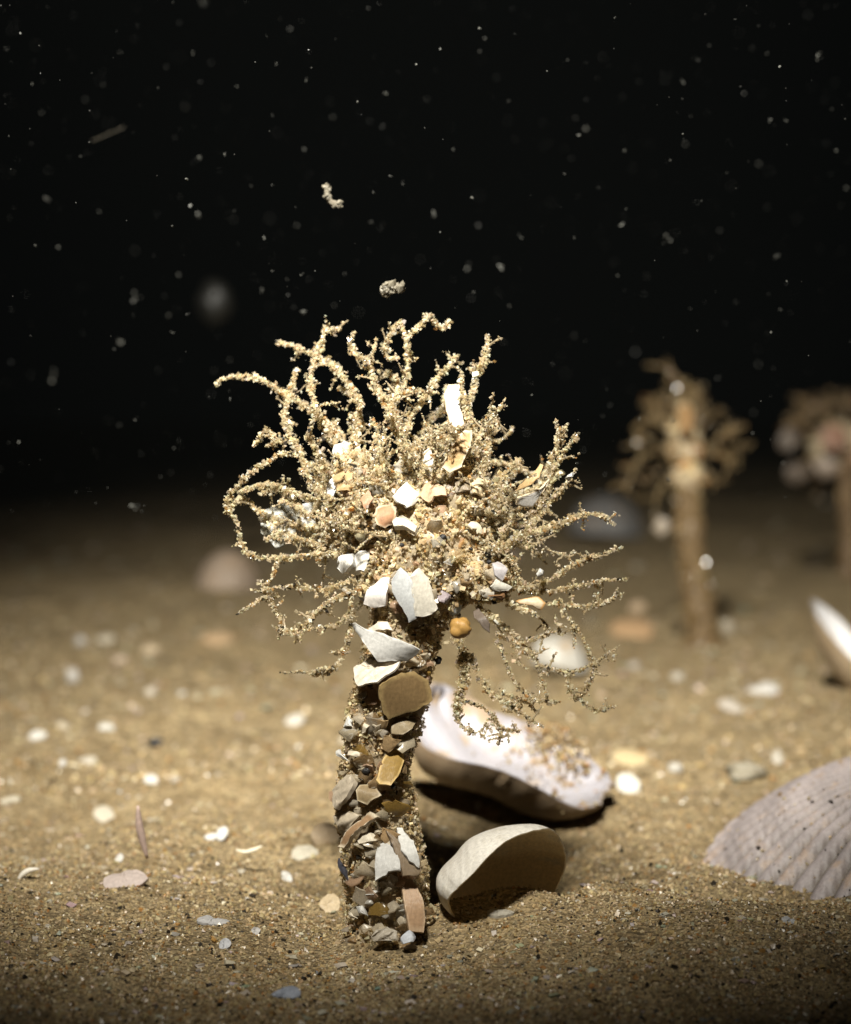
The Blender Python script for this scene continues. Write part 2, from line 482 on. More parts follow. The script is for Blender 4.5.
def valve_geo(C, rimfun, P, nu=96, nv=20, thick=.05, warp=0., jag=0., cin=(.85, .83, .8), cout=(.55, .45, .33), power=2., ribs=0, rib_a=0., lip=None):
    """Cupped shell: rimfun(theta) -> vector from C to the rim, P = vector from C to the deepest point of the cup."""
    th = np.arange(nu) / nu * 2 * math.pi
    R = np.array([rimfun(t) for t in th]); P = np.asarray(P, float); C = np.asarray(C, float)
    vs = np.sin(np.linspace(0, 1, nv + 1)[1:] * math.pi / 2)
    wr = np.random.default_rng(int(abs(C[0] * 97 + C[1] * 31)))
    kx = wr.uniform(2, 6, (6, 3)); kp = wr.uniform(0, 6.28, 6)
    if jag:
        jj = np.interp(np.arange(nu), np.arange(0, nu + 4, 4), np.r_[wr.normal(0, 1, nu // 4), 0][:len(np.arange(0, nu + 4, 4))]) * .6 + wr.normal(0, .35, nu)
        R = R * (1 + jag * jj)[:, None]
    def surf(k):
        out = []
        for v in vs:
            dep = (1 - v ** power) ** (1 / power) if power != 1 else 1 - v
            rb = 1 + rib_a * (np.cos(ribs * th) * v) if ribs else np.ones(nu)
            q_ = C + R * v
            wv_ = sum(np.sin(q_ @ kx[i_] + kp[i_]) for i_ in range(6)) / 6 * warp * (1 - .5 * v)
            out.append(P / np.linalg.norm(P) * wv_[:, None] + C + R * v * (1 - k * .5 / max(np.linalg.norm(R, axis=1).mean(), .01) * v) + P * (dep * rb)[:, None] * (1 - k / np.linalg.norm(P)))
        return np.array(out)
    Vo = surf(0); Vi = surf(thick)
    # inner and outer meet on the rim with a real lip thickness
    m = nu * nv
    V = np.vstack([Vo.reshape(-1, 3), Vi.reshape(-1, 3), (C + P)[None], (C + P * (1 - thick / np.linalg.norm(P)))[None]])
    T = []; MI = []
    for j in range(nu):
        j2 = (j + 1) % nu
        T += [(2 * m, j, j2), (2 * m + 1, m + j2, m + j)]; MI += [1, 0]
        for i in range(nv - 1):
            a, b, c, d = i * nu + j, i * nu + j2, (i + 1) * nu + j, (i + 1) * nu + j2
            T += [(a, c, d), (a, d, b), (m + a, m + d, m + c), (m + a, m + b, m + d)]; MI += [1, 1, 0, 0]
        a, b = (nv - 1) * nu + j, (nv - 1) * nu + j2
        T += [(a, m + a, b), (b, m + a, m + b)]; MI += [0, 0]
    Cc = np.vstack([np.tile(cout, (m, 1)), np.tile(cin, (m, 1)), [cout], [cin]])
    return V, np.array(T), Cc, np.array(MI)

def pxv(dx, dy, dd, d):
    """vector of dx, dy photograph pixels at distance d and dd cm in depth"""
    return np.array([dx * d / F, dd, -dy * d / F])

# ------------------------------------------------------------------ sand mason worm tubes
WHITE = (.80, .78, .73); BLUEW = (.72, .76, .82); CREAM = (.80, .70, .54); TAN = (.55, .38, .20); BROWN = (.30, .20, .10)
GREY = (.54, .47, .37); AMBER = (.36, .225, .06); PINK = (.72, .50, .34); SALMON = (.58, .33, .20); DARK = (.06, .05, .045); PALE = (.64, .55, .40)

def branch_geo(mb, path, d0, d1, r0, r1, d_ref, rng, twigs=True, dens=1.0, gsize=1.0, dark=False):
    """path in pixels from tip to root; distances d0 (tip) -> d1 (root); radii in pixels."""
    sc = d_ref / F
    P = np.asarray(path, float)
    seg = np.r_[0, np.cumsum(np.linalg.norm(np.diff(P, axis=0), axis=1))]; t = seg / seg[-1]
    dep = d0 + (d1 - d0) * (t * .8 + .2 * t * t)
    W = np.array([at(P[i, 0], P[i, 1], dep[i]) for i in range(len(P))])
    W = resample(W, 2.6 * sc)
    n = len(W); tt = np.linspace(0, 1, n)
    wob = np.cumsum(rng.normal(0, .35 * sc, (n, 3)), axis=0); wob -= np.linspace(0, 1, n)[:, None] * wob[-1]
    W = W + wob * .8
    nk = max(3, int(n / 5)); rag = np.interp(np.arange(n), np.linspace(0, n - 1, nk), rng.uniform(.5, 1.3, nk)) * (.72 + .28 * np.minimum(1, tt * 3))
    R = .86 * rag * (r0 + (r1 - r0) * tt) * sc * (1 + .22 * np.sin(tt * n * .55 + rng.uniform(0, 6)) * rng.uniform(.4, 1) + .1 * rng.normal(size=n))
    R = np.maximum(R, .8 * sc)
    v, f = tube_mesh(W, R * .45, 6, rng, .12)
    mb.add(v, f, np.array((.56, .48, .34)) * rng.uniform(.85, 1.1))
    L = np.linalg.norm(np.diff(W, axis=0), axis=1).sum() / sc
    ng = int(L * (1.7 + .46 * (r0 + r1) / 2) * dens) + 4
    k = rng.integers(0, n, ng); T, A, B = frames(W)
    th = rng.uniform(0, 6.283, ng); bunch = rng.uniform(.55, 1.25, n)[k]; rad = R[k] * rng.uniform(.30, 1.05, ng) * bunch
    G = W[k] + A[k] * (np.cos(th) * rad)[:, None] + B[k] * (np.sin(th) * rad)[:, None] + T[k] * rng.normal(0, 1.2 * sc, (ng, 1))
    s = np.clip(rng.lognormal(math.log(1.12 * gsize), .50, ng), .45, 3.3 * gsize) * sc
    s = np.minimum(s, R[k] * .75 + .5 * sc)
    mb.add(*grains(G, s, rng, grain_cols(ng, rng, [.28, .15, .24, .10, .12, .03, .05, .03]), prim='cube', jit=.34, flat=.62))
    if twigs:
        for _ in range(rng.integers(1, 4) if L < 60 else rng.integers(3, 8)):
            i = rng.integers(2, max(3, int(n * .75)))
            dr = rng.normal(size=3); dr -= T[min(i, n - 1)] * (dr @ T[min(i, n - 1)]) * .7; dr /= np.linalg.norm(dr)
            ln = rng.uniform(6, 20) * sc
            q = W[min(i, n - 1)] + np.outer(np.linspace(0, 1, 5), dr * ln) + np.cumsum(rng.normal(0, .6 * sc, (5, 3)), axis=0)
            rr = np.linspace(1.3, .6, 5) * sc
            v, f = tube_mesh(q, rr, 5, rng, .1); mb.add(v, f, np.array((.5, .42, .3)))
            m_ = rng.integers(6, 14); kk = rng.integers(0, 5, m_)
            mb.add(*grains(q[kk] + rng.normal(0, 1.5 * sc, (m_, 3)), np.clip(rng.lognormal(math.log(1.2), .3, m_), .6, 2.2) * sc, rng, grain_cols(m_, rng, [.28, .15, .24, .10, .12, .03, .05, .03]), prim='cube', jit=.34, flat=.62))
    return W

def make_worm(label, base_pt, tube_px, tube_r, d, blobs, branches, shards, rng, n_fill=0, n_tube_grains=5000, n_blob_grains=5000, small_shards=30, fill_c=(420, 530), fill_r=(60, 150), fill_w=1., tone=1., group=None, flake_split=.6, n_fuzz=0):
    root = empty('worm_tube', base_pt)
    tag(root, label, 'worm tube', group)
    sc = d / F
    TP = np.array(tube_px, float); TR = np.array(tube_r, float)
    W = np.array([at(p[0], p[1], d) for p in TP])
    idx = np.linspace(0, len(W) - 1, 60)
    Ws = np.stack([np.interp(idx, np.arange(len(W)), W[:, k]) for k in range(3)], 1)
    for _ in range(3): Ws[1:-1] = (Ws[:-2] + Ws[1:-1] * 2 + Ws[2:]) / 4
    Rs = np.interp(idx, np.arange(len(W)), TR) * sc * (1 + .045 * np.sin(idx * 2.3 + 1) + .035 * np.sin(idx * 4.1))
    v, f = tube_mesh(Ws, Rs * .90, 28, rng, .06)
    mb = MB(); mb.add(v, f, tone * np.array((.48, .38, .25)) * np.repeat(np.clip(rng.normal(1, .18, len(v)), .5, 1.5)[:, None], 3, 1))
    tube = mb.build('tube', [M_CORE], root, smooth=True)
    T, A, B = frames(Ws)
    n = n_tube_grains
    k = rng.integers(0, len(Ws), n); th = rng.uniform(0, 6.283, n); rad = Rs[k] * rng.uniform(.86, 1.035, n)
    G = Ws[k] + A[k] * (np.cos(th) * rad)[:, None] + B[k] * (np.sin(th) * rad)[:, None] + T[k] * rng.normal(0, 4 * sc, (n, 1))
    s = np.clip(rng.lognormal(math.log(1.25), .5, n), .55, 4.2) * sc
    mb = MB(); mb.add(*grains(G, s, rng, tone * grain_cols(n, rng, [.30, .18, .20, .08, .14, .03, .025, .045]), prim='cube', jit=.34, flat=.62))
    tag(mb.build('sand_grain_coat', [M_GRAIN], tube), kind='stuff')
    # crown: a lumpy head of cemented grains
    mb = MB(); gm = MB()
    for bi, (bx, by, bd, ra, rb, rc) in enumerate(blobs):
        c = at(bx, by, bd); S = np.array((ra, rc, rb)) * sc
        nv = ICO3_V; lump = 1 + .10 * np.sin(nv[:, 0] * 5 + bi) * np.sin(nv[:, 1] * 6 + 2 * bi) + .07 * np.sin(nv[:, 2] * 9 + nv[:, 0] * 4) + rng.normal(0, .03, len(nv))
        mb.add(c + nv * S * lump[:, None] * .95, ICO3_T, np.array((.58, .48, .33)))
        m = int(n_blob_grains * ra * rb / sum(b[3] * b[4] for b in blobs))
        u = rng.normal(size=(m, 3)); u /= np.linalg.norm(u, axis=1)[:, None]
        l2 = 1 + .10 * np.sin(u[:, 0] * 5 + bi) * np.sin(u[:, 1] * 6 + 2 * bi) + .07 * np.sin(u[:, 2] * 9 + u[:, 0] * 4)
        s = np.clip(rng.lognormal(math.log(1.35), .55, m), .55, 5.5) * sc
        gm.add(*grains(c + u * S * (l2 * rng.uniform(.88, 1.07, m))[:, None], s, rng, grain_cols(m, rng, [.30, .17, .22, .10, .10, .05, .03, .03]), prim='cube', jit=.34, flat=.62))
    crown = mb.build('crown', [M_CORE], root, smooth=True)
    tag(gm.build('sand_grain_coat', [M_GRAIN], crown), kind='stuff')
    for b in branches:
        path, d0, d1, r0, r1 = b[:5]
        if d0 > 0: d0 *= 1.7
        mb = MB(); branch_geo(mb, path, d + d0, d + d1, r0, r1, d, rng)
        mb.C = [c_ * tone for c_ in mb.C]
        mb.build('branch', [M_BRANCH], root)
    for _ in range(n_fill):
        a = rng.uniform(-.35, 3.6) if rng.random() < .8 else rng.uniform(3.6, 5.9)
        rr0 = rng.uniform(*fill_r) * (1.0 if a < 3.5 else .7); cx, cy = fill_c
        if d < 30 and rng.random() < .45: rr0 *= .75
        st = np.array((cx + 45 * math.cos(a), cy - 45 * math.sin(a) * .9)); en = np.array((cx + rr0 * math.cos(a) * 1.05, cy - rr0 * math.sin(a)))
        nrm = np.array((-(en - st)[1], (en - st)[0])) * rng.normal(0, .25)
        mid = (st + en) / 2 + nrm
        m3 = mid * .4 + en * .6 - nrm * .5 + rng.normal(0, 4, 2)
        mb = MB(); branch_geo(mb, [en, m3, mid, st], d + rng.uniform(.3, 2.2), d + .2, rng.uniform(2.5, 4.5) * fill_w, rng.uniform(4.5, 7) * fill_w, d, rng)
        mb.C = [c_ * tone for c_ in mb.C]
        mb.build('branch', [M_BRANCH], root)
    for _ in range(n_fuzz):
        a = rng.uniform(-.5, 3.7); q0 = rng.uniform(25, 70); q1 = q0 + rng.uniform(28, 75); cx, cy = fill_c
        a2 = a + rng.normal(0, .22); a3 = a2 + rng.normal(0, .28)
        st = (cx + q0 * math.cos(a), cy - q0 * math.sin(a)); en = (cx + q1 * 1.05 * math.cos(a3), cy - q1 * math.sin(a3)); md = (cx + (q0 + q1) / 2 * math.cos(a2), cy - (q0 + q1) / 2 * math.sin(a2))
        d0 = rng.uniform(-.7, 1.2)
        mb = MB(); branch_geo(mb, [en, md, st], d + d0, d + d0 * .4, rng.uniform(.9, 1.8), rng.uniform(1.6, 2.6), d, rng, dens=.75)
        mb.build('branch', [M_BRANCH], root)
    def front(px, py):
        best = None
        for (bx, by, bd, ra, rb, rc) in blobs:
            q = 1 - ((px - bx) / ra) ** 2 - ((py - by) / rb) ** 2
            if q > .02:
                z_ = bd - rc * sc * math.sqrt(q)
                if best is None or z_ < best: best = z_
        if TP[0, 1] < py < TP[-1, 1] + 30:
            cx = np.interp(py, TP[:, 1], TP[:, 0]); r = np.interp(py, TP[:, 1], TR)
            q = 1 - ((px - cx) / r) ** 2
            if q > .02:
                z_ = d - r * sc * math.sqrt(q)
                if best is None or z_ < best: best = z_
        return d if best is None else best
    for s in shards:
        outl, col, opt = s[0], s[1], (s[2] if len(s) > 2 else {})
        P = np.array(outl, float); c = P.mean(0)
        e = 6
        gx = (front(c[0] + e, c[1]) - front(c[0] - e, c[1])) / (2 * e) * .6; gy = (front(c[0], c[1] + e) - front(c[0], c[1] - e)) / (2 * e) * .6
        gx = max(-.012, min(.012, gx)); gy = max(-.012, min(.012, gy))
        gx += rng.normal(0, .002); gy += rng.normal(-.004, .002)
        gx = opt.get('gx', gx); gy = opt.get('gy', gy)
        d0 = opt.get('d', front(c[0], c[1]) - opt.get('lift', .05))
        df = lambda px, py: d0 + gx * (px - c[0]) + gy * (py - c[1])
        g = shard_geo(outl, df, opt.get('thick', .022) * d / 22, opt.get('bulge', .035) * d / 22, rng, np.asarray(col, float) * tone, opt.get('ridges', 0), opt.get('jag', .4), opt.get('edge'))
        mb = MB(); mb.add(*g)
        fo = mb.build('shell_fragment', [M_SHELL], root, smooth=True, sharp=38)
        if 'label' in opt: fo['label'] = opt['label']
    for _ in range(small_shards):
        if rng.random() < flake_split:
            py = rng.uniform(TP[0, 1] + .15 * (TP[-1, 1] - TP[0, 1]), TP[-1, 1] - 10); cx = np.interp(py, TP[:, 1], TP[:, 0]); r = np.interp(py, TP[:, 1], TR); px = cx + rng.uniform(-.92, .92) * r
        else:
            b = blobs[rng.integers(0, len(blobs))]; an = rng.uniform(0, 6.28); q = rng.uniform(.2, .95); px, py = b[0] + b[3] * q * math.cos(an), b[1] + b[4] * q * math.sin(an)
        kN = rng.integers(4, 7); a0 = rng.uniform(0, 6.28); sz = (rng.uniform(7, 14.5) if rng.random() < .45 else rng.uniform(3, 7.5)) * 22 / d
        if py < blobs[0][1] + blobs[0][4] * .6: sz *= .72
        o_ = [(px + sz * rng.uniform(.6, 1.25) * math.cos(a0 + 6.283 * j / kN), py + .75 * sz * rng.uniform(.6, 1.25) * math.sin(a0 + 6.283 * j / kN)) for j in range(kN)]
        c0 = front(px, py) - .024
        gx = max(-.013, min(.013, (front(px + 4, py) - front(px - 4, py)) / 8 * .8)) + rng.normal(0, .0035); gy = rng.normal(.001, .006)
        g = shard_geo(o_, lambda a_, b_: c0 + gx * (a_ - px) + gy * (b_ - py), .014, .03, rng, np.array(([CREAM, TAN, BROWN, GREY, PALE, AMBER, PINK, PALE, CREAM, (.66, .62, .54)] if py > blobs[0][1] + blobs[0][4] else [CREAM, WHITE, (.66, .54, .38), (.70, .64, .52), PALE, TAN, PINK, CREAM, (.8, .74, .62), (.66, .62, .54)])[rng.integers(0, 10)]) * rng.uniform(.75, 1.1) * tone)
        mb = MB(); mb.add(*g); mb.build('shell_fragment', [M_FLAKE], root, smooth=True, sharp=38)
    return root, front

rng = np.random.default_rng(21)
BR = [  # path tip->root (pixels), depth offset tip, root, radius tip, root
 ([(217,385),(222,379),(247,376),(270,383),(284,393),(300,402),(314,411),(325,424),(333,440),(345,470)], .75, .3, 4.5, 6.5),
 ([(326,327),(322,340),(316,355),(312,370),(311,385),(312,400),(316,414)], .85, .5, 4, 6),
 ([(338,330),(331,329),(325,332)], .85, .85, 4, 4),
 ([(278,343),(290,345),(302,351),(315,357),(328,363),(337,373),(345,381),(354,392),(360,408)], .9, .5, 5, 6),
 ([(297,370),(291,388),(286,405),(285,420),(291,436),(299,452),(308,470),(322,492)], .6, .2, 4.5, 11),
 ([(338,402),(329,404),(320,406),(311,412)], .1, .3, 2, 3),
 ([(256,445),(260,436),(268,430),(275,437),(284,441),(298,442)], .2, .2, 4, 5),
 ([(266,446),(275,443),(270,433)], .1, .2, 3, 3),
 ([(296,455),(280,455),(268,463),(256,470),(244,480),(234,490),(227,500),(229,512),(236,522),(240,538),(246,552),(262,557),(282,558)], .1, -.1, 4, 4.5),
 ([(240,492),(258,485),(275,485),(292,491),(312,500)], .4, .2, 4, 7),
 ([(262,493),(275,489),(288,497),(300,508)], .6, .3, 4, 6),
 ([(232,505),(245,500),(255,510),(270,520),(300,528),(330,530)], .5, .2, 5, 7),
 ([(240,612),(250,605),(262,596),(265,585),(272,572),(278,560),(300,556),(335,552)], -.3, -.2, 2.6, 4),
 ([(262,590),(280,588),(303,588),(320,590),(352,580)], -.4, -.3, 2.6, 4.5),
 ([(262,585),(268,600),(275,612),(282,626),(290,632),(302,628),(312,620),(328,604),(350,592)], -.35, -.35, 3, 4.5),
 ([(274,627),(290,634),(304,631),(322,628),(337,625),(352,612)], -.5, -.4, 2.6, 4),
 ([(283,672),(292,673),(300,672),(318,674),(332,669),(341,656),(346,642),(352,622)], -.5, -.3, 1.6, 4.5),
 ([(312,673),(322,669),(333,668)], -.5, -.45, 3.5, 4.5),
 ([(300,640),(308,622),(318,610),(332,600),(352,596)], -.5, -.3, 2, 4),
 ([(353,333),(351,345),(357,355),(365,362),(372,372),(377,390),(384,402),(392,420)], .55, .2, 5, 6),
 ([(376,339),(375,350),(370,358),(365,363)], .5, .55, 2.2, 3.2),
 ([(401,321),(403,332),(406,345),(407,360),(405,376),(402,390),(394,402),(388,420)], .5, .2, 4, 5.5),
 ([(401,322),(393,331),(388,340),(385,352),(390,360),(397,357)], .5, .6, 4, 5),
 ([(448,321),(444,327),(437,326),(430,317),(424,325),(414,333),(407,340)], .6, .5, 3.5, 4),
 ([(457,356),(450,365),(440,375),(432,385),(425,397),(415,410),(408,422),(402,442)], .6, .3, 5, 6.5),
 ([(437,393),(420,393),(405,394),(395,396),(380,400)], .35, .3, 4, 4.5),
 ([(380,371),(390,374),(396,384),(395,395),(390,406)], .7, .5, 4.5, 5),
 ([(340,388),(350,392),(358,400),(358,412),(354,426),(351,445),(352,462)], .6, .3, 6, 11),
 ([(390,396),(394,412),(398,428),(404,446),(410,470)], .3, .1, 6, 11),
 ([(450,420),(448,430),(440,436),(426,440),(415,452)], .5, .3, 5, 7),
 ([(372,420),(378,432),(376,445),(384,462)], .2, .1, 5, 8),
 ([(488,336),(487,350),(482,363),(476,377),(473,395),(470,412),(466,430),(463,455)], .45, .1, 4.5, 8),
 ([(461,372),(464,390),(466,408),(468,428),(468,448)], .2, 0, 3.8, 4.5),
 ([(505,399),(496,411),(487,424),(478,437),(471,452)], -.1, -.2, 1.2, 2.8),
 ([(492,404),(490,412),(494,418)], 0, 0, 2.2, 2.6),
 ([(496,414),(492,430),(489,445),(485,460),(481,480)], .2, 0, 5, 9),
 ([(474,425),(477,445),(475,465),(474,482)], .1, 0, 5, 8),
 ([(521,460),(512,468),(503,478),(499,490),(496,500),(488,516)], .1, -.2, 5, 10),
 ([(556,422),(560,436),(556,450),(550,460),(552,470),(548,482),(544,494),(540,504),(530,516)], -.05, -.25, 5, 7),
 ([(566,425),(562,440),(556,452)], -.05, -.05, 4.5, 5),
 ([(577,434),(571,444),(564,452),(557,465),(551,479)], -.15, -.2, 4, 4.5),
 ([(576,470),(569,480),(560,493),(551,503),(542,512),(532,521)], -.3, -.35, 3, 5),
 ([(612,524),(605,517),(592,514),(578,515),(565,520),(550,526),(535,530),(520,536),(505,544),(490,556)], -.5, -.35, 3.8, 8),
 ([(534,497),(522,505),(513,514),(506,528),(500,542),(488,555)], -.3, -.3, 4, 8),
 ([(620,548),(605,553),(590,558),(576,565),(562,573),(545,582),(520,588)], -.6, -.4, 3, 6),
 ([(551,551),(558,554),(566,556),(572,563)], -.5, -.5, 1.8, 2.6),
 ([(626,579),(610,580),(595,582),(575,586),(552,590),(520,592)], -.55, -.35, 2.4, 5),
 ([(618,588),(613,598),(604,604),(592,606),(575,606),(545,603)], -.6, -.4, 2.6, 4),
 ([(560,600),(568,616),(577,625),(585,640),(590,653),(593,665),(590,680),(584,692),(577,698),(571,690),(568,676)], -.55, -.6, 2.6, 4),
 ([(593,664),(580,670),(568,672),(555,670),(545,667),(537,664),(531,654),(522,645),(511,640),(498,634)], -.6, -.35, 3.5, 4.5),
 ([(547,697),(545,687),(541,677),(537,667)], -.6, -.5, 2.4, 4),
 ([(559,702),(550,700),(537,700),(525,692),(515,680),(508,666),(503,654),(496,640)], -.6, -.35, 2.4, 4),
 ([(613,707),(600,710),(592,709),(584,703),(577,697)], -.65, -.6, 2.6, 3.5),
 ([(618,646),(606,655),(594,664)], -.65, -.6, 1.2, 1.8),
 ([(560,631),(548,633),(538,638),(529,641),(512,646)], -.6, -.4, 2.4, 3),
 ([(556,618),(558,626),(561,632)], -.6, -.6, 1.6, 2),
 ([(528,669),(520,664),(512,660)], -.6, -.5, 1.5, 2.5),
 ([(574,645),(574,632),(570,618)], -.55, -.5, 1.5, 2.2),
 ([(457,708),(461,692),(464,675),(463,655),(458,636)], -.4, -.2, 7, 10),
 ([(475,733),(467,731),(460,723),(456,712),(456,697),(460,688)], -.45, -.4, 2.4, 4),
 ([(541,726),(532,720),(520,712),(510,704),(496,696),(486,688),(478,674),(472,655)], -.7, -.3, 3, 6),
 ([(521,697),(514,705),(506,710)], -.6, -.6, 3, 4.5),
 ([(519,731),(510,730),(501,727),(493,717),(482,708),(466,701)], -.6, -.4, 2.2, 5),
 ([(499,741),(500,733),(502,728)], -.6, -.58, 1.8, 2.2),
 ([(509,742),(508,734),(507,730)], -.6, -.58, 1.8, 2.2),
 ([(484,737),(480,733),(484,727),(488,719)], -.5, -.48, 1.4, 1.8),
 ([(536,712),(525,702),(512,698),(500,690)], -.4, -.3, 3, 4),
 ([(520,640),(505,626),(492,618),(478,606)], -.4, -.2, 4, 6),
 ([(549,628),(538,618),(526,610),(508,604)], -.5, -.4, 3, 5),
 ([(280,500),(300,512),(322,520),(345,524)], .1, 0, 5, 8),
 ([(266,540),(285,532),(305,540),(330,548)], .3, .1, 4, 7),
 ([(318,560),(325,540),(322,520),(330,500)], -.1, 0, 5, 7),
 ([(300,470),(312,480),(318,492),(335,500)], -.05, 0, 5, 7),
 ([(312,420),(310,436),(318,452),(325,470)], -.05, .1, 4, 6),
]
